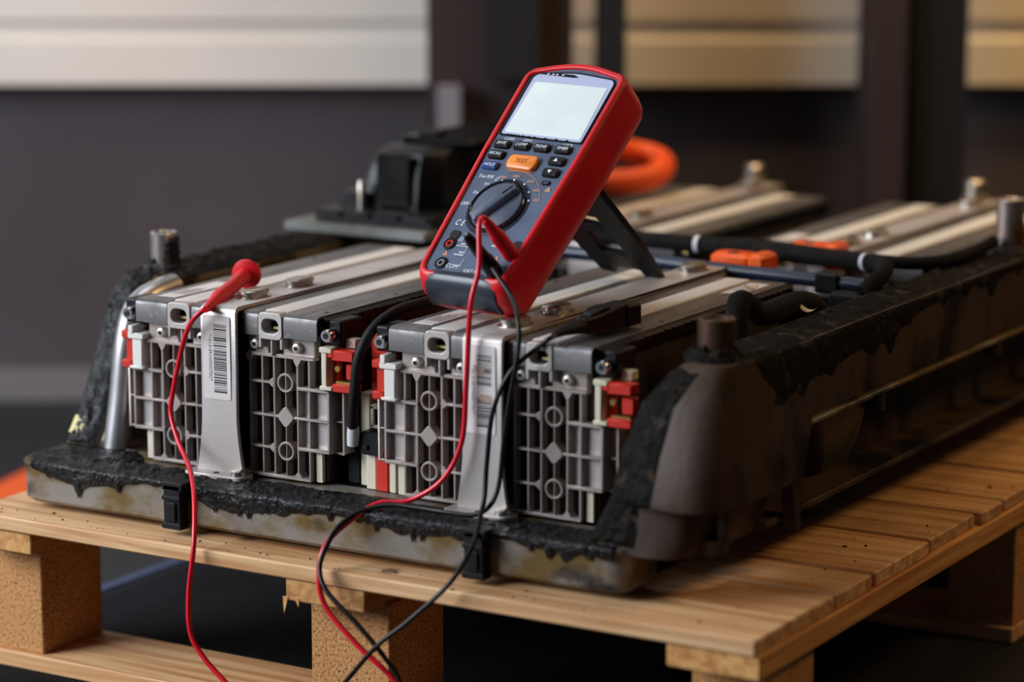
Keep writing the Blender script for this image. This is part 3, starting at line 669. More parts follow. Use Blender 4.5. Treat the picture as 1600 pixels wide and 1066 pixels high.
# ------------------------------------------------------------------ clamp bars with the front straps
def stadium(cx, cy, hx, hy, k=10):
    return rpoly([(cx - hx, cy - hy, min(hx, hy)), (cx + hx, cy - hy, min(hx, hy)), (cx + hx, cy + hy, min(hx, hy)), (cx - hx, cy + hy, min(hx, hy))], k)
def clamp_bar(x0, x1, label, code, worn=False, rear=False):
    xm = (x0 + x1) / 2; e = empty('clamp_bar', (xm, 0.15, 0.0100)); tag(e, label, 'clamp bar', 'clamp bars between the modules')
    prof = [(-0.0135, 0.012), (-0.0130, 0.145), (-0.0115, 0.1482), (-0.0085, 0.1500), (0.385, 0.1500), (0.385, 0.1462), (-0.0075, 0.1462), (-0.0095, 0.1440), (-0.0098, 0.012)]
    rings = []
    for (y, z) in prof:
        fl_ = 0.0055 * max(0, (0.055 - z) / 0.043) ** 2 if z < 0.055 else 0
        rings.append([(x0 - fl_, y, z), (x1 + fl_, y, z)])
    # subdivide the front so that the flare is a curve
    pr2 = [(-0.0135 , 0.012 + i * 0.007) for i in range(8)] + [(-0.0130, 0.100)] + prof[1:8] + [(-0.0098, 0.100)] + [(-0.0098, 0.061 - i * 0.007) for i in range(8)]
    rings = []
    for (y, z) in pr2:
        fl_ = 0.0060 * (max(0, (0.061 - z)) / 0.049) ** 1.6
        rings.append([(x0 - fl_, y, z), (x1 + fl_, y, z)])
    g = MB(); n = len(rings)
    vs = [p for r in rings for p in r]
    fs = [(2*i, 2*((i+1) % n), 2*((i+1) % n)+1, 2*i+1) for i in range(n)]
    g.add(vs, fs); g.add([r[0] for r in rings], []); 
    # side caps as quads between the outer and inner profile
    for sidx in (0, 1):
        for i in range(n // 2):
            a, b_ = i, i + 1; c_, d_ = n - 1 - i, n - 2 - i
            if b_ >= d_: break
            g.f.append((2*a+sidx, 2*b_+sidx, 2*d_+sidx, 2*c_+sidx))
    body = g.build('strap', 'strap_alu', e, smooth=40)
    # turned-down side flanges of the bar
    MB().box(x0, x0 + 0.0018, 0.0, 0.385, 0.1400, 0.1470).box(x1 - 0.0018, x1, 0.0, 0.385, 0.1400, 0.1470).build('bar_flange', 'strap_alu', e)
    # foot on the tray rail
    ft = MB().prism(rpoly([(x0 - 0.012, -0.026, 0.006), (x1 + 0.012, -0.026, 0.006), (x1 + 0.012, -0.0075, 0.002), (x0 - 0.012, -0.0075, 0.002)], 4), 'Z', 0.0100, 0.0148).build('strap_foot', 'strap_alu', e, bevel=0.0008)
    MB().cyl((xm, -0.019, 0.0148), (0, 0, 1), 0.0024, 0.0004, 12).build('foot_hole', 'hole', ft)
    MB().tube([(x1 + 0.004, -0.018, 0.0148), (x1 + 0.004, -0.018, 0.0185), (x1 + 0.004, -0.018, 0.0195)], [0.0065, 0.006, 0.004], 14).build('foot_bolt', 'pad_steel', e, smooth=40)
    if not rear:
        zs = (0.0740, 0.1420); lx0, lx1 = x0 + 0.0025, x1 - 0.0048
        lb = MB().prism(rrect(lx0, lx1, zs[0], zs[1], 0.002, 3), 'Y', -0.01385, -0.0133).build('barcode_label', 'label', e)
        rnd = random.Random(code); bars = MB(); z = 0.1350
        while z > 0.0790:
            h = rnd.choice((0.0005, 0.0005, 0.0011, 0.0013)); gp = rnd.choice((0.0004, 0.0005, 0.0010))
            if not (worn and 0.103 < z < 0.112): bars.box(lx0 + 0.0105, lx1 - 0.0035, -0.01395, -0.01385, z - h, z)
            z -= h + gp
        tag(bars.build('barcode', 'label_ink', lb), None)
        text('label_text', code, 0.0046, lambda a, b_: (lx0 + 0.0072 + b_, -0.01398, 0.1075 - a), 'label_ink', lb, sx=0.95)
        if worn:
            MB().prism(rpoly([(lx0 + 0.008, 0.122, .002), (lx0 + 0.017, 0.121, .002), (lx0 + 0.018, 0.126, .002), (lx0 + 0.009, 0.127, .002)], 3), 'Y', -0.0142, -0.01396).build('scuff', 'smudge', lb)
            MB().prism(rpoly([(lx0 + 0.012, 0.100, .002), (lx0 + 0.024, 0.099, .002), (lx0 + 0.023, 0.1045, .002), (lx0 + 0.013, 0.105, .002)], 3), 'Y', -0.0142, -0.01396).build('scuff', 'smudge', lb)
    for y in (0.036, 0.100, 0.335):
        q = MB(); zb = 0.1500
        q.loft([[(p[0], p[1], z_) for p in stadium(xm, y, 0.0090 - i, 0.0150 - i)] for z_, i in ((zb, -0.002), (zb + 0.0008, -0.002), (zb + 0.001, 0.001), (zb + 0.0030, 0.0012), (zb + 0.0034, 0.0), (zb + 0.0056, 0.0002), (zb + 0.0064, 0.0014))])
        q.build('stud_pad', 'pad_steel', e, smooth=40)
    return e, xm
cA, xa = clamp_bar(-0.1665, -0.1325, 'aluminium clamp bar with a crisp barcode label, left of the two front ones', '*1613-5KH000070C*')
cB, xb = clamp_bar(0.0800, 0.1140, 'aluminium clamp bar with a scuffed barcode label, behind the black leads', '*1613-5KH000070C*', worn=True)
for src, xm, lab in ((cA, xa, 'rear aluminium clamp bar with a round bolt, behind the multimeter stand'), (cB, xb, 'rear aluminium clamp bar with a round bolt, right of the second orange plug')):
    c = copy_tree(src); c.location = src.location + Vector((0.054, 0.500, 0)); c['label'] = lab
    for ch in list(c.children):
        if ch.name.startswith(('barcode_label', 'strap_foot', 'foot_bolt')):
            for g2 in list(ch.children): bpy.data.objects.remove(g2)
            bpy.data.objects.remove(ch)
    bx_ = xm + 0.054 - 0.008
    MB().tube([(bx_, 0.868, 0.1502), (bx_, 0.868, 0.156), (bx_, 0.868, 0.157), (bx_, 0.868, 0.170), (bx_, 0.868, 0.1715)], [0.013, 0.013, 0.0105, 0.0105, 0.009], 18).build('rear_bolt', 'pad_steel', c, smooth=40)

# ------------------------------------------------------------------ busbar stack and cable in the gap between the modules
gp = empty('busbar_stack', (-0.018, 0.04, 0.0105)); tag(gp, 'cream and red busbar holders in the gap between the front modules', 'busbar')
MB().cbox(-0.0360, -0.0270, 0.020, 0.060, 0.0105, 0.086, 0.0008).build('cream_holder', 'cream_plastic', gp)
MB().cbox(-0.0255, -0.0160, 0.012, 0.050, 0.0105, 0.0400, 0.0008).build('cream_holder', 'cream_plastic', gp)
rr = MB().box(-0.0205, -0.0085, 0.016, 0.020, 0.062, 0.078).box(-0.0205, -0.0185, 0.012, 0.02, 0.062, 0.078).box(-0.0105, -0.0085, 0.012, 0.02, 0.062, 0.078).box(-0.0205, -0.0085, 0.012, 0.02, 0.076, 0.079).box(-0.0205, -0.0085, 0.012, 0.02, 0.0605, 0.063).build('cream_socket', 'cream_plastic', gp)
MB().box(-0.0185, -0.0105, 0.0145, 0.0158, 0.063, 0.076).build('socket_opening', 'hole', rr)
MB().cbox(-0.0265, -0.0095, 0.022, 0.30, 0.080, 0.134, 0.001).build('red_busbar_cover', 'red_plastic', gp)
MB().cbox(-0.0150, -0.0035, 0.010, 0.050, 0.0105, 0.0430, 0.001).build('red_busbar_cover', 'red_plastic', gp)
MB().cbox(-0.0085, -0.0060, 0.024, 0.08, 0.043, 0.10, 0.0006).build('red_fin', 'red_plastic', gp)
MB().cbox(-0.0025, 0.0040, 0.010, 0.040, 0.0105, 0.0400, 0.0008).build('cream_holder', 'cream_plastic', gp)
MB().cbox(0.0050, 0.0095, 0.0125, 0.040, 0.0105, 0.0460, 0.0008).build('cream_holder', 'cream_plastic', gp)
bc = MB().cbox(-0.0275, -0.0085, 0.006, 0.022, 0.0395, 0.0580, 0.0015).build('black_plug', 'black_plastic', gp)
MB().cbox(-0.0240, -0.0190, 0.004, 0.007, 0.0440, 0.0480, 0.0006).build('plug_latch', 'black_plastic', bc)
MB().cbox(-0.0500, -0.0380, 0.022, 0.31, 0.0105, 0.12, 0.001).build('black_spacer', 'black_rubber', gp)

lm = empty('wire_loom', (-0.026, 0.01, 0.05)); tag(lm, 'black taped wire loom hanging in the gap between the front modules', 'wire loom')
MB().tube(smooth_path([(0.006, 0.20, 0.1530), (0.000, 0.14, 0.1545), (-0.002, 0.075, 0.1545), (-0.008, 0.030, 0.1520), (-0.0145, 0.006, 0.140), (-0.0205, -0.004, 0.120), (-0.0245, -0.004, 0.095), (-0.0285, -0.001, 0.074), (-0.0315, 0.003, 0.060)], 8), 0.0042, 12).build('loom_sleeve', 'black_rubber', lm, smooth=60)
MB().tube([(-0.0312, 0.003, 0.062), (-0.0318, 0.0035, 0.056), (-0.0325, 0.004, 0.0465)], [0.0046, 0.005, 0.0046], 10).build('foil_wrap', 'tape_white', lm, smooth=60)

# ------------------------------------------------------------------ rear services
jb = empty('junction_box', (-0.22, 0.47, 0.147)); tag(jb, 'black plastic junction box on a grey base plate at the rear left', 'junction box')
MB().cbox(-0.340, -0.182, 0.345, 0.66, 0.1500, 0.1600, 0.002).build('base_plate', 'plate_dirty', jb)
MB().cbox(-0.315, -0.184, 0.360, 0.64, 0.1600, 0.1715, 0.0015).build('gasket', 'black_plastic', jb)
for i in range(4):
    MB().cbox(-0.310 + i * 0.032, -0.284 + i * 0.032, 0.3565, 0.3605, 0.166, 0.1715, 0.0006).build('gasket_tab', 'black_plastic', jb)
MB().loft([[(x, y, z) for x, y in rrect(-0.310 + i, -0.272, 0.392, 0.55, 0.004)] for z, i in ((0.1715, 0), (0.1830, 0.005), (0.1850, 0.007))]).build('foot_housing', 'box_black', jb, smooth=40)
hous = [(0.1715, -0.292, -0.186, 0.395, 0.63), (0.205, -0.283, -0.186, 0.398, 0.63), (0.222, -0.276, -0.186, 0.404, 0.63), (0.2275, -0.270, -0.187, 0.415, 0.63)]
MB().loft([[(x, y, z) for x, y in rpoly([(x0, y0, .008), (-0.222, y0, .004), (-0.206, y0 + 0.016, .004), (-0.20, y0 + 0.06, 0.004), (x1, y0 + 0.075, .004), (x1, y1, .008), (x0, y1, .008)], 4)] for z, x0, x1, y0, y1 in hous]).build('housing', 'box_black', jb, smooth=40)
MB().cbox(-0.268, -0.228, 0.392, 0.402, 0.1715, 0.2225, 0.003).build('front_rib', 'box_black', jb)
MB().cbox(-0.272, -0.188, 0.440, 0.63, 0.2270, 0.2345, 0.003).build('lid', 'box_black', jb)
MB().cbox(-0.262, -0.238, 0.455, 0.475, 0.2345, 0.2390, 0.0015).build('lid_catch', 'black_plastic', jb)
MB().cbox(-0.288, -0.268, 0.400, 0.420, 0.1850, 0.1885, 0.001).build('ledge', 'black_plastic', jb)
st_ = MB().tube([(-0.279, 0.386, 0.1715), (-0.279, 0.386, 0.1950), (-0.279, 0.386, 0.1965)], [0.0034, 0.0034, 0.0026], 12).build('stud', 'pad_steel', jb, smooth=40)

oc = empty('orange_cable', (-0.19, 0.70, 0.151)); tag(oc, 'thick orange high voltage cable looping behind the multimeter', 'cable')
MB().tube(smooth_path([(-0.255, 0.66, 0.172), (-0.228, 0.684, 0.166), (-0.200, 0.700, 0.1655), (-0.172, 0.716, 0.166), (-0.156, 0.736, 0.170), (-0.156, 0.760, 0.178), (-0.172, 0.774, 0.184), (-0.194, 0.768, 0.189), (-0.208, 0.744, 0.196), (-0.212, 0.715, 0.206), (-0.214, 0.690, 0.218), (-0.224, 0.66, 0.226), (-0.24, 0.64, 0.226)], 8), 0.0130, 16).build('cable_sheath', 'orange_cable', oc, smooth=60)

def plug(name, x, y, z, sx, label):
    e = empty(name, (x, y, z - 0.01)); tag(e, label, 'connector', 'orange high voltage connectors')
    MB().loft([[(px, py, zz) for px, py in rrect(x - sx + i, x + sx * 0.45 - i, y - 0.013 + i, y + 0.013 - i, 0.006, 4)] for zz, i in ((z - 0.012, 0.001), (z - 0.010, 0), (z + 0.004, 0), (z + 0.007, 0.003))]).build('plug_body', 'orange_plastic', e, smooth=40)
    MB().cbox(x + sx * 0.40, x + sx, y - 0.015, y + 0.015, z - 0.016, z + 0.0085, 0.003).build('latch_block', 'orange_plastic', e)
    MB().cyl((x - sx * 0.3, y - 0.003, z + 0.0068), (0, 0, 1), 0.0055, 0.0006, 16).build('cap_hole', 'hole', e)
    return e
plug('orange_connector', 0.118, 0.388, 0.153, 0.027, 'orange connector clipped on the dark blue pipe')
plug('orange_connector', 0.150, 0.474, 0.153, 0.025, 'orange connector behind the black cable bundle')

cp = empty('coolant_pipe', (0.12, 0.365, 0.14)); tag(cp, 'dark blue pipe crossing between the front and rear modules', 'pipe')
MB().tube(smooth_path([(-0.12, 0.372, 0.150), (0.02, 0.371, 0.149), (0.10, 0.370, 0.147), (0.20, 0.366, 0.146), (0.245, 0.362, 0.146)], 6), 0.0062, 14).build('pipe', 'pipe_blue', cp, smooth=60)
MB().cbox(0.200, 0.222, 0.356, 0.376, 0.136, 0.1545, 0.002).build('pipe_clip', 'black_plastic', cp)
MB().cbox(0.125, 0.256, 0.345, 0.352, 0.060, 0.137, 0.001).build('gap_blackout', 'black_plastic', cp)  # black sheet added to put shade into the gap between module rows
MB().cbox(0.222, 0.252, 0.336, 0.352, 0.120, 0.1425, 0.003).build('black_clump', 'black_rubber', cp)  # black clump of connectors below the pipe clip

bl = empty('cable_bundle', (0.10, 0.42, 0.15)); tag(bl, 'black taped cable bundle with white ties crossing behind the blue pipe', 'wire loom')
MB().tube(smooth_path([(-0.10, 0.425, 0.157), (0.02, 0.424, 0.158), (0.12, 0.424, 0.157), (0.20, 0.418, 0.156), (0.235, 0.405, 0.158), (0.252, 0.385, 0.158), (0.256, 0.362, 0.152), (0.250, 0.345, 0.142)], 8), 0.0075, 12).build('taped_bundle', 'foam', bl, smooth=60)
MB().tube(smooth_path([(-0.10, 0.442, 0.155), (0.05, 0.446, 0.156), (0.10, 0.452, 0.157), (0.20, 0.440, 0.155), (0.25, 0.450, 0.153), (0.270, 0.490, 0.153), (0.272, 0.55, 0.154), (0.276, 0.575, 0.158)], 8), 0.0058, 12).build('taped_bundle', 'foam', bl, smooth=60)
MB().tube([(0.222, 0.4115, 0.157), (0.226, 0.410, 0.1575)], 0.0081, 14).build('cable_tie', 'tape_white', bl, smooth=40)
MB().tube([(0.054, 0.424, 0.158), (0.058, 0.424, 0.158)], 0.0080, 14).build('cable_tie', 'tape_white', bl, smooth=40)

hs = empty('foam_hose', (0.245, 0.18, 0.13)); tag(hs, 'black foam covered hose bending over the right tray edge', 'hose')
MB().tube(smooth_path([(0.246, 0.112, 0.120), (0.246, 0.114, 0.140), (0.245, 0.118, 0.158), (0.244, 0.126, 0.168), (0.2445, 0.140, 0.163), (0.245, 0.158, 0.153), (0.246, 0.185, 0.152), (0.247, 0.215, 0.153), (0.248, 0.245, 0.148), (0.250, 0.262, 0.136)], 8),
          [0.0085] * 8 + [0.0095] * 16 + [0.0085] * 8 + [0.0085] * 8 + [0.0095] * 33, 14).build('foam_cover', 'foam', hs, smooth=60)
MB().tube([(0.246, 0.110, 0.112), (0.246, 0.112, 0.122)], 0.0055, 12).build('hose_end', 'cream_plastic', hs, smooth=40)
rbx = empty('red_busbar', (0.253, 0.2, 0.13)); tag(rbx, 'red busbar cover along the inside of the right tray wall', 'busbar')
MB().cbox(0.2505, 0.2572, 0.06, 0.46, 0.124, 0.140, 0.001).build('cover_rail', 'red_plastic', rbx)
MB().cbox(0.2485, 0.2505, 0.06, 0.46, 0.127, 0.138, 0.0005).build('cover_rib', 'red_plastic', rbx)

# ------------------------------------------------------------------ multimeter
W3 = Vector((0.98768834, -0.15643447, 0.0)); U3 = Vector((0.10964637, 0.69227991, 0.71325045)); N3 = Vector((-0.11157695, -0.70446915, 0.70090926))
P0 = Vector((0.04612115, 0.02787654, 0.18604546)) + W3 * 0.0085
mt = lambda a, b_, c: P0 + W3 * a + U3 * b_ + N3 * c
mm = empty('multimeter', (0.06, 0.09, 0.1505)); tag(mm, 'red and grey handheld insulation tester propped on the battery', 'multimeter')
def outline(ins, vb):
    hb = 0.0455 - ins; ht = 0.0512 - ins; rt = max(0.013 - ins, 0.005); rb_ = max(0.013 - ins, 0.005)
    return rpoly([(-hb, vb + ins * 0, rb_), (hb, vb, rb_), (ht - 0.0005, 0.12, 0.1), (ht, 0.2045 - ins * 0.8, rt), (0.0, 0.2165 - ins, 0.12), (-ht, 0.2045 - ins * 0.8, rt), (-ht + 0.0005, 0.12, 0.1)], 6)
lay = [(-0.002, 0.0062, 0.0005), (0.0012, 0.0058, 0.0002), (0.0018, 0.0050, -0.0006), (0.0018, 0.0030, -0.002), (0.0006, 0.0010, -0.004), (-0.003, 0.0, -0.0075), (-0.014, 0.0, -0.0130), (-0.028, 0.0005, -0.0125), (-0.036, 0.002, -0.0085), (-0.043, 0.006, -0.002), (-0.0475, 0.013, 0.008)]
MB(mt).loft([[(p[0], p[1], n) for p in outline(i, vb)] for n, i, vb in lay], c0=False).build('holster', 'meter_red', mm, smooth=50)
MB(mt).loft([[(p[0], p[1], n) for p in outline(0.0061, 0.0006)] for n in (-0.004, -0.0004)]).build('front_panel', 'meter_panel', mm)
# dark lower bumper wrapping under the front edge
bp_ = [(0.0020, 0.0012), (0.0004, 0.0026), (-0.0040, 0.0020), (-0.0085, -0.0015), (-0.0125, -0.0070), (-0.0148, -0.0140), (-0.0152, -0.0215)]
rg = []
for (vv, nn) in bp_:
    rg.append([(-0.0350 + 0.070 * i / 12, vv - 0.0, nn - 0.0028 * abs(i / 6 - 1) ** 6) for i in range(13)])
bi = [[(x, v_ + 0.006, n_ - 0.004) for x, v_, n_ in r] for r in rg]
gb = MB(mt)
for i in range(len(rg) - 1):
    gb.loft([rg[i] + bi[i][::-1], rg[i+1] + bi[i+1][::-1]], i == 0, i == len(rg) - 2)
gb.build('lower_bumper', 'meter_dark', mm, smooth=60)
# stand
ft0 = Vector((0.0605, 0.2945, 0.1505)); hg = mt(0.0, 0.128, -0.0475)
dl = (ft0 - hg).length; ld = (ft0 - hg).normalized(); sw = (W3 - ld * W3.dot(ld)).normalized(); sn = sw.cross(ld)
sf = lambda a, b_, c: hg + sw * a + ld * b_ + sn * c
sd = MB(sf)
legp = lambda s_: rpoly([(s_*0.010, -0.008, .002), (s_*0.036, -0.008, .003), (s_*0.036, dl*0.55, .01), (s_*0.030, dl, .002), (s_*0.015, dl, .002), (s_*0.013, dl*0.86, .004), (s_*0.012, dl*0.45, .004)], 3)
sd.prism(legp(1), 'Z', -0.003, 0.003); sd.prism(legp(-1), 'Z', -0.003, 0.003)
sd.box(-0.014, 0.014, -0.008, dl * 0.30, -0.0028, 0.0028); sd.box(-0.014, 0.014, dl * 0.42, dl * 0.50, -0.0028, 0.0028); sd.box(-0.014, 0.014, dl * 0.74, dl * 0.90, -0.0028, 0.0028)
sd.build('stand', 'meter_black', mm, bevel=0.0008)
# display
lo_ = rpoly([(-0.0412, 0.1375, .002), (0.0412, 0.1355, .002), (0.0412, 0.1985, .006), (0.0, 0.2030, .1), (-0.0412, 0.1995, .006)], 5)
li_ = rpoly([(-0.0400, 0.1385, .002), (0.0400, 0.1368, .002), (0.0400, 0.1975, .005), (0.0, 0.2018, .1), (-0.0400, 0.1985, .005)], 5)
bz = MB(mt).frame(rpoly([(-0.0428, 0.1362, .002), (0.0428, 0.1342, .002), (0.0428, 0.1995, .007), (0.0, 0.2043, .1), (-0.0428, 0.2005, .007)], 5), lo_, 'Z', -0.0008, 0.0006).build('display_bezel', 'meter_black', mm)
ln_ = MB(mt).prism(lo_, 'Z', -0.0006, 0.0003).build('display_lens', 'lens', mm)
MB(mt).prism(rpoly([(-0.0382, 0.1396, .0015), (0.0390, 0.1380, .0015), (0.0372, 0.1905, .0015), (-0.0365, 0.1915, .0015)], 3), 'Z', 0.0003, 0.0006).build('display_screen', 'lcd', ln_)
MB(mt).prism([(-0.037, 0.1998), (-0.002, 0.1985), (0.004, 0.1990), (-0.002, 0.2012), (-0.02, 0.2015), (-0.036, 0.2005)], 'Z', 0.0003, 0.0006).build('name_strip', 'meter_black', ln_)
mk = MB(mt)
for x in (-0.029, -0.024, -0.020, -0.014): mk.prism([(x, 0.1997), (x + 0.0018, 0.1997), (x + 0.0026, 0.2008), (x + 0.0008, 0.2008)], 'Z', 0.0006, 0.0008)
mk.build('name_marks', 'print_white', ln_)
mk = MB(mt)
for i, x in enumerate((-0.0345, -0.031, -0.0275, -0.024, -0.019, -0.013, -0.007, 0.004, 0.015, 0.026)): mk.prism([(x, 0.1364 - i*0.0001), (x + 0.0024, 0.1364 - i*0.0001), (x + 0.0021, 0.1376 - i*0.0001), (x + 0.0006, 0.1376 - i*0.0001)], 'Z', 0.0006, 0.0009)
mk.build('lens_marks', 'meter_black', ln_)

def face_text(name, body, size, x, y, mat, parent=mm, n=0.0002, rot=0.0, shear=0.25, sx=1.0):
    c_, s_ = math.cos(rot), math.sin(rot)
    return text(name, body, size, lambda a, b_: mt(x + a*c_ - b_*s_, y + a*s_ + b_*c_, n), mat, parent, shear=shear, sx=sx)
def button(x, y, wx, wy, h, mat, lab=None, size=0.0032, ink='print_white', lsx=1.0):
    b = MB(mt).loft([[(p[0], p[1], n) for p in rrect(x - wx/2 + i, x + wx/2 - i, y - wy/2 + i, y + wy/2 - i, 0.0016, 3)] for n, i in ((-0.0004, 0), (h - 0.0008, 0.0001), (h, 0.0008))]).build('button', mat, mm, smooth=40)
    if lab: face_text('button_text', lab, size, x, y, ink, b, n=h + 0.0001, sx=lsx)
    return b
for lab, x in (('SAVE', -0.0325), ('COMP', -0.0125), ('PI/DAR', 0.0080), ('TIMER', 0.0290)):
    button(x, 0.1265, 0.0150, 0.0078, 0.0032, 'button_black', lab, 0.0042, lsx=0.85 if lab == 'PI/DAR' else 1.0)
for lab, x in (('CLEAR', -0.0300), ('ZERO', -0.0110), ('LOCK', 0.0300)): face_text('panel_text', lab, 0.0036, x, 0.1330 if lab != 'LOCK' else 0.1322, 'print_white')
button(-0.0325, 0.1158, 0.0150, 0.0078, 0.0032, 'button_black', 'RECALL', 0.0040, lsx=0.9)
button(-0.0322, 0.1046, 0.0150, 0.0072, 0.0030, 'button_blue', 'HOLD', 0.0040)
button(0.0294, 0.1150, 0.0150, 0.0080, 0.0032, 'button_black')
button(0.0298, 0.1036, 0.0150, 0.0080, 0.0032, 'button_black')
for y, s_ in ((0.1150, 1), (0.1036, -1)):
    MB(mt).prism([(0.0296 - 0.0019, y - 0.0013*s_), (0.0296 + 0.0019, y - 0.0013*s_), (0.0296, y + 0.0019*s_)], 'Z', 0.0032, 0.0034).build('arrow_print', 'print_white', mm)
tb = MB(mt).loft([[(p[0], p[1], n) for p in rpoly([(-0.0155 + i, 0.1035 + i, .004), (0.0120 - i, 0.1025 + i, .004), (0.0128 - i, 0.1100, .006), (0.0120 - i, 0.1165 - i, .004), (-0.0155 + i, 0.1168 - i, .004), (-0.0165 + i, 0.1100, .006)], 4)] for n, i in ((-0.0004, 0), (0.0034, 0.0003), (0.0044, 0.0016))]).build('test_button', 'button_orange', mm, smooth=40)
face_text('button_text', 'TEST', 0.0058, -0.0018, 0.1098, 'print_dark', tb, n=0.0046, shear=0.1)
led = MB(mt).prism(rrect(0.0260, 0.0340, 0.0922, 0.0962, 0.0015, 3), 'Z', -0.0004, 0.0006).build('indicator_window', 'meter_black', mm)
MB(mt).prism(rrect(0.0275, 0.0325, 0.0932, 0.0951, 0.0008, 3), 'Z', 0.0006, 0.0009).build('indicator', 'knob_face', led)
# rotary dial
DX, DY = -0.0028, 0.0665
dsh = MB(mt).loft([[(DX + r*math.cos(a*math.pi/24) , DY + r*math.sin(a*math.pi/24), n) for a in range(48)] for r, n in ((0.0285, -0.0003), (0.0284, 0.0001), (0.0282, 0.0002))]).build('dial_print', 'meter_dark', mm)
dr = MB(mt).loft([[(DX + r*math.cos(a*math.pi/24), DY + r*math.sin(a*math.pi/24), n) for a in range(48)] for r, n in ((0.0252, -0.0004), (0.0252, 0.0026), (0.0246, 0.0034), (0.0232, 0.0034), (0.0226, 0.0026), (0.0226, 0.0010))], False, False).build('dial_ring', 'ring_gloss', mm, smooth=50)
kb = MB(mt).loft([[(DX + r*math.cos(a*math.pi/24), DY + r*math.sin(a*math.pi/24), n) for a in range(48)] for r, n in ((0.0226, -0.0002), (0.0224, 0.0024), (0.0214, 0.0032))]).build('dial_knob', 'knob_face', mm, smooth=40)
ka = math.radians(53); kc, ks = math.cos(ka), math.sin(ka)
def kt(a, b_, c): return mt(DX + a*kc - b_*ks, DY + a*ks + b_*kc, c)
MB(kt).loft([[(p[0], p[1], n) for p in rpoly([(-0.0215 + i, -0.0062 + i, .002), (0.0215 - i, -0.0052 + i, .002), (0.0225 - i, 0.0, .002), (0.0215 - i, 0.0052 - i, .002), (-0.0215 + i, 0.0062 - i, .002)], 3)] for n, i in ((0.0028, 0), (0.0080, 0.0006), (0.0090, 0.0016))]).build('dial_grip', 'knob_face', kb, smooth=40)
MB(kt).box(0.0095, 0.0195, -0.0007, 0.0007, 0.0089, 0.0093).build('pointer', 'meter_black', kb)
# dial markings
for i, (lab, a) in enumerate((('1000V', 112), ('500V', 88), ('250V', 62), ('100V', 39), ('50V', 20))):
    a = math.radians(a); MB(mt).prism(circ(DX + 0.0275*math.cos(a), DY + 0.0275*math.sin(a), 0.0009, 10), 'Z', 0.0001, 0.0004).build('range_dot', 'print_white', mm)
    face_text('range_text', lab, 0.0034, DX + 0.0322*math.cos(a) + (0.002 if i > 1 else 0), DY + 0.0312*math.sin(a), 'print_orange', shear=0.1)
for lab, a, dx in (('OFF', 180, 0.0030), ('V\u2248', 158, 0.0008), ('V=', 138, 0.0006), ('\u03a9', 122, 0)):
    a = math.radians(a); MB(mt).prism(circ(DX + 0.0272*math.cos(a), DY + 0.0272*math.sin(a), 0.0008, 10), 'Z', 0.0001, 0.0004).build('range_dot', 'print_white', mm)
    face_text('range_text', lab, 0.0046, DX + 0.0310*math.cos(a) - dx, DY + 0.0310*math.sin(a), 'print_white')
face_text('panel_text', 'True RMS', 0.0046, -0.0312, 0.0945, 'print_white', sx=0.82)
arc = [mt(DX + 0.0372*math.cos(math.radians(a)), DY + 0.0362*math.sin(math.radians(a)), 0.0002) for a in range(14, 110, 4)]
MB().tube(arc, 0.00018, 5).build('range_arc', 'print_orange', mm)
def tri(x, y, s_): MB(mt).frame([(x - s_, y - s_*0.7), (x + s_, y - s_*0.7), (x, y + s_)], [(x - s_*.4, y - s_*0.4), (x + s_*.4, y - s_*0.4), (x, y + s_*.35)], 'Z', -0.0003, 0.0001).build('warning_print', 'print_orange', mm)
tri(0.0352, 0.0885, 0.0026); tri(-0.0270, 0.0182, 0.0022); tri(0.0235, 0.0195, 0.0022)
face_text('panel_text', 'C \u20ac' if False else 'C E', 0.0076, -0.0305, 0.0480, 'print_white', sx=0.8)
face_text('panel_text', 'COM', 0.0054, -0.0145, 0.0072, 'print_white')
face_text('panel_text', '\u03a9', 0.0050, -0.0200, 0.0328, 'print_white')
face_text('panel_text', 'CAT IV', 0.0044, 0.0060, 0.0045, 'print_white')
for x0, x1, y0, y1 in ((-0.0215, -0.0095, 0.0266, 0.02695), (-0.0098, -0.00945, 0.0222, 0.02695), (-0.0078, -0.0065, 0.0082, 0.00855), (-0.0068, -0.00645, 0.0082, 0.0150)):
    MB(mt).box(x0, x1, y0, y1, -0.0003, 0.0001).build('link_line', 'print_white', mm)
def fine(x, y, wds):
    g_ = MB(mt); cx_ = x
    for wd in wds: g_.box(cx_, cx_ + wd, y, y + 0.0011, -0.0003, 0.0001); cx_ += wd + 0.0006
    g_.build('fine_print', 'print_white', mm)
fine(-0.0150, 0.0205, (0.001, 0.001, 0.0012, 0.0008)); fine(-0.0185, 0.0180, (0.001, 0.0008, 0.001, 0.0012, 0.0009, 0.001)); fine(-0.0175, 0.0283, (0.0009, 0.0009, 0.0012)); fine(0.0125, 0.0300, (0.001, 0.0012, 0.0009, 0.001))
def jack(x, y, r, mat, slot):
    j = MB(mt).loft([[(x + rr*math.cos(a*math.pi/12), y + rr*math.sin(a*math.pi/12), n) for a in range(24)] for rr, n in ((r, -0.0004), (r, 0.0008), (r*0.9, 0.0010), (r*0.62, 0.0010), (r*0.58, 0.0002))], False, True).build('jack', 'meter_black', mm, smooth=50)
    MB(mt).frame(circ(x, y, r*0.58, 18), circ(x, y, r*0.36, 18), 'Z', 0.0002, 0.0009).build('jack_ring', mat, j)
    if slot:
        MB(mt).prism(rpoly([(x - 0.003, y + r*0.6, .001), (x + 0.003, y + r*0.6, .001), (x + 0.0058, y + r + 0.0075, .003), (x - 0.0058, y + r + 0.0075, .003)], 4), 'Z', -0.0004, 0.0005).build('jack_shutter', 'hole', j)
jack(-0.0285, 0.0275, 0.0056, 'red_plastic', True)
jack(-0.0262, 0.0088, 0.0056, 'bracket_grey', False)
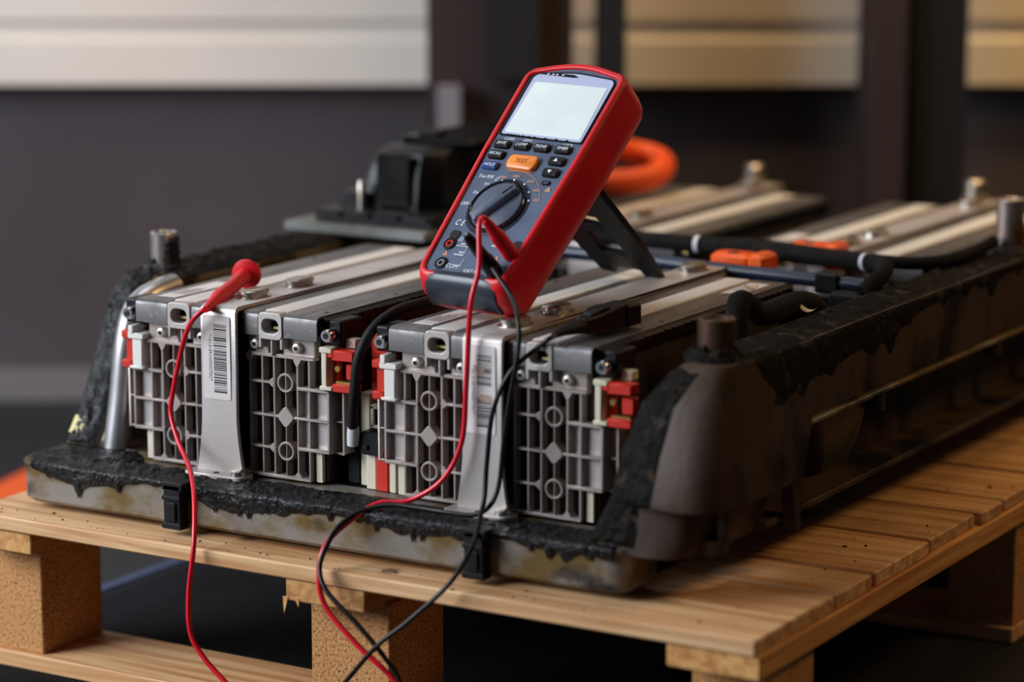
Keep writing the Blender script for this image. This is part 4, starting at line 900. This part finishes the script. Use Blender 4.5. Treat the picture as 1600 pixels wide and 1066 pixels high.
jack(0.0365, 0.0243, 0.0056, 'red_plastic', True)
jack(0.0300, 0.0068, 0.0056, 'bracket_grey', False)

# ------------------------------------------------------------------ test leads
rl = empty('test_lead', (-0.1, -0.05, 0.0)); tag(rl, 'red test lead with probe on the left module and plug in the meter', 'test lead', 'multimeter test leads')
j0 = mt(0.0365, 0.0243, 0.001); j1 = j0 + N3 * 0.043
MB().tube([j0, j0 + N3*0.004, j0 + N3*0.0045, j0 + N3*0.024, j0 + N3*0.026, j1 - N3*0.004, j1], [0.0066, 0.0066, 0.0062, 0.0060, 0.0050, 0.0038, 0.0028], 16).build('plug', 'red_probe', rl, smooth=40)
RC = 0.0021
r1 = [j1 - N3*0.004, j1 + N3*0.003, j1 + N3*0.004 + Vector((0.001, -0.007, -0.006)), (0.0937, -0.0120, 0.2000), (0.0913, -0.0200, 0.1718), (0.0877, -0.0205, 0.1128), (0.0848, -0.0225, 0.0684), (0.0700, -0.0270, 0.0376), (0.0436, -0.0330, 0.0195), (0.0216, -0.0440, 0.0165), (0.0048, -0.0620, 0.0020), (-0.0005, -0.0820, -0.0110), (0.0002, -0.0920, -0.0320), (0.0083, -0.0940, -0.0554), (0.0371, -0.0940, -0.0810), (0.0687, -0.0920, -0.1050), (0.0900, -0.1000, -0.1350), (0.08, -0.14, -0.158), (0.03, -0.18, -0.1645), (-0.03, -0.17, -0.1645),
      (-0.055, -0.12, -0.155), (-0.0700, -0.0980, -0.1420), (-0.0864, -0.0960, -0.1294), (-0.1062, -0.0960, -0.1134), (-0.1194, -0.0960, -0.0947), (-0.1220, -0.0940, -0.0645), (-0.1198, -0.0890, -0.0243), (-0.1345, -0.0680, 0.0060), (-0.1551, -0.0460, 0.0225), (-0.1791, -0.0290, 0.0388), (-0.1925, -0.0205, 0.0568), (-0.1923, -0.0190, 0.0723), (-0.1832, -0.0190, 0.1071), (-0.1740, -0.0215, 0.1280), (-0.1630, -0.0250, 0.1410), (-0.1555, -0.0215, 0.1480)]
MB().tube(smooth_path(r1, 10), RC, 10).build('cable', 'red_lead', rl, smooth=70)
pa = Vector((-0.1545, -0.0190, 0.1490)); pb = Vector((-0.1820, 0.0700, 0.1605)); pdv = (pb - pa).normalized(); PL = (pb - pa).length
MB().tube([pa - pdv*0.006, pa, pa + pdv*0.004, pa + pdv*0.020, pa + pdv*0.024, pa + pdv*0.026, pa + pdv*0.040, pa + pdv*0.042, pb], [0.0026, 0.0034, 0.0042, 0.0056, 0.0062, 0.0066, 0.0066, 0.0060, 0.0064], 18).build('probe_handle', 'red_probe', rl, smooth=50)
MB().tube([pb - pdv*0.002, pb, pb + pdv*0.003, pb + pdv*0.004, pb + pdv*0.006, pb + pdv*0.010], [0.0068, 0.0122, 0.0126, 0.0122, 0.0070, 0.0048], 22).build('finger_guard', 'red_probe', rl, smooth=50)
MB().tube([pb + pdv*0.006, pb + pdv*0.030, pb + pdv*0.034], [0.0013, 0.0012, 0.0003], 8).build('probe_tip', 'brass', rl, smooth=50)

kl = empty('test_lead', (0.12, -0.05, 0.0)); tag(kl, 'black test lead hanging from the meter to the clip on the right clamp bar', 'test lead', 'multimeter test leads')
q0 = mt(0.0300, 0.0068, 0.001); q1 = q0 + N3*0.046
MB().tube([q0, q0 + N3*0.003, q0 + N3*0.016, q0 + N3*0.018, q0 + N3*0.036, q1 - N3*0.002, q1], [0.0064, 0.0066, 0.0062, 0.0052, 0.0044, 0.0034, 0.0026], 16).build('plug', 'cable_black', kl, smooth=40)
MB().cyl(q1, N3, 0.0014, 0.001, 10).build('plug_end', 'bracket_grey', kl)
k1 = [q0 + N3*0.010, q0 + N3*0.012 + Vector((0.009, -0.004, -0.006)), (0.1143, 0.0020, 0.1774), (0.1290, -0.0140, 0.1646), (0.1330, -0.0200, 0.1443), (0.1282, -0.0240, 0.1081), (0.1245, -0.0270, 0.0740), (0.1223, -0.0300, 0.0424), (0.1181, -0.0360, 0.0260), (0.1059, -0.0400, 0.0180), (0.0845, -0.0420, 0.0175), (0.0559, -0.0420, 0.0175), (0.0310, -0.0450, 0.0170), (0.0111, -0.0540, 0.0105), (0.0030, -0.0700, 0.0010), (0.0010, -0.0850, -0.0140), (0.0018, -0.0930, -0.0272), (0.0128, -0.0985, -0.0417), (0.0407, -0.1000, -0.0622), (0.0645, -0.1000, -0.0838), (0.0779, -0.1000, -0.1016), (0.090, -0.112, -0.135), (0.08, -0.15, -0.160), (0.03, -0.20, -0.1645), (-0.02, -0.17, -0.1645),
      (-0.012, -0.125, -0.152), (0.0100, -0.1080, -0.1300), (0.0319, -0.1050, -0.1072), (0.0611, -0.1060, -0.0746), (0.0864, -0.1010, -0.0523), (0.1157, -0.0930, -0.0228), (0.1239, -0.0740, 0.0005), (0.1176, -0.0500, 0.0190), (0.1143, -0.0380, 0.0330), (0.1129, -0.0320, 0.0589), (0.1167, -0.0290, 0.0978), (0.1287, -0.0230, 0.1272), (0.1430, -0.0090, 0.1440), (0.1525, -0.0060, 0.1520), (0.1590, 0.0080, 0.1560), (0.1605, 0.022, 0.1570)]
MB().tube(smooth_path(k1, 10), RC * 0.92, 10).build('cable', 'cable_black', kl, smooth=70)
ca = Vector((0.1590, 0.002, 0.1565)); cb = Vector((0.1690, 0.092, 0.1590)); cdv = (cb - ca).normalized(); cs = Vector((cdv.y, -cdv.x, 0)).normalized(); cu = cs.cross(cdv)
cf = lambda a, b_, c: ca + cs*a + cdv*b_ + cu*c
MB().tube([cf(0, -0.012, -0.001), cf(0, 0.0, 0), cf(0, 0.02, 0.0), cf(0, 0.03, 0.0)], [0.0026, 0.0036, 0.0058, 0.0066], 12).build('clip_boot', 'black_rubber', kl, smooth=60)
def sect(b_, hw, z0, z1): return [(-hw, b_, z0), (hw, b_, z0), (hw, b_, z1), (hw*0.4, b_, z1 + 0.0012), (-hw*0.4, b_, z1 + 0.0012), (-hw, b_, z1)]
MB(cf).loft([sect(0.022, 0.0055, -0.006, 0.005), sect(0.035, 0.0078, -0.0085, 0.0060), sect(0.060, 0.0088, -0.0085, 0.0090), sect(0.074, 0.0080, -0.0085, 0.0098)]).build('clip_body', 'black_plastic', kl, bevel=0.0008)
MB(cf).loft([sect(0.070, 0.0098, -0.0085, 0.0078), sect(0.088, 0.0100, -0.0085, 0.0070)]).build('clip_jaw', 'black_plastic', kl, bevel=0.001)
MB(cf).loft([sect(0.030, 0.004, 0.0050, 0.0075), sect(0.040, 0.006, 0.0060, 0.0105), sect(0.052, 0.006, 0.0080, 0.0108)]).build('clip_lever', 'black_plastic', kl, bevel=0.0006)

# ------------------------------------------------------------------ crumbs of sealant on the front board
cr = MB()
for i in range(90):
    if i < 60: x = random.uniform(-0.35, 0.34); y = random.uniform(-0.080, -0.052)
    else: x = random.uniform(0.30, 0.355); y = random.uniform(-0.06, 0.45)
    s_ = random.choice((0.0004, 0.0005, 0.0007, 0.0011)); a = random.uniform(0, 3.1); l = s_ * random.uniform(1, 2.5)
    dx, dy = math.cos(a), math.sin(a)
    cr.loft([[(x - dx*l, y - dy*l, PT), (x + dy*s_*.6, y - dx*s_*.6, PT), (x + dx*l, y + dy*l, PT), (x - dy*s_*.6, y + dx*s_*.6, PT)], [(x - dx*l*.5, y - dy*l*.5, PT + s_), (x + dy*s_*.3, y - dx*s_*.3, PT + s_), (x + dx*l*.5, y + dy*l*.5, PT + s_), (x - dy*s_*.3, y + dx*s_*.3, PT + s_)]])
tag(cr.build('sealant_crumbs', 'chip_dust'), 'dark crumbs of sealant scattered on the pallet boards', 'debris', kind='stuff')

# ------------------------------------------------------------------ stray wood chips
def chip(name, p, l, a, label):
    rg_ = []
    for i in range(7):
        t = i / 6 - 0.5; hw = 0.0022 * (1 - 1.6 * t * t)
        cx_ = p[0] + math.cos(a) * l * t; cy_ = p[1] + math.sin(a) * l * t; cz_ = p[2] + 0.012 * t * t + 0.0004
        nx, ny = -math.sin(a) * hw, math.cos(a) * hw
        rg_.append([(cx_ - nx, cy_ - ny, cz_), (cx_ + nx, cy_ + ny, cz_ + 0.001), (cx_ + nx, cy_ + ny, cz_ + 0.0018), (cx_ - nx, cy_ - ny, cz_ + 0.0008)])
    tag(MB().loft(rg_).build(name, 'fibre', smooth=60), label, 'wood chip')
chip('wood_chip', (0.176, 0.285, 0.1475), 0.012, 0.6, 'pale wood chip lying by the label of the right front module')
chip('wood_chip', (0.264, 0.205, 0.1490), 0.020, -0.5, 'pale wood chip on the sooty right tray edge beside the hose')
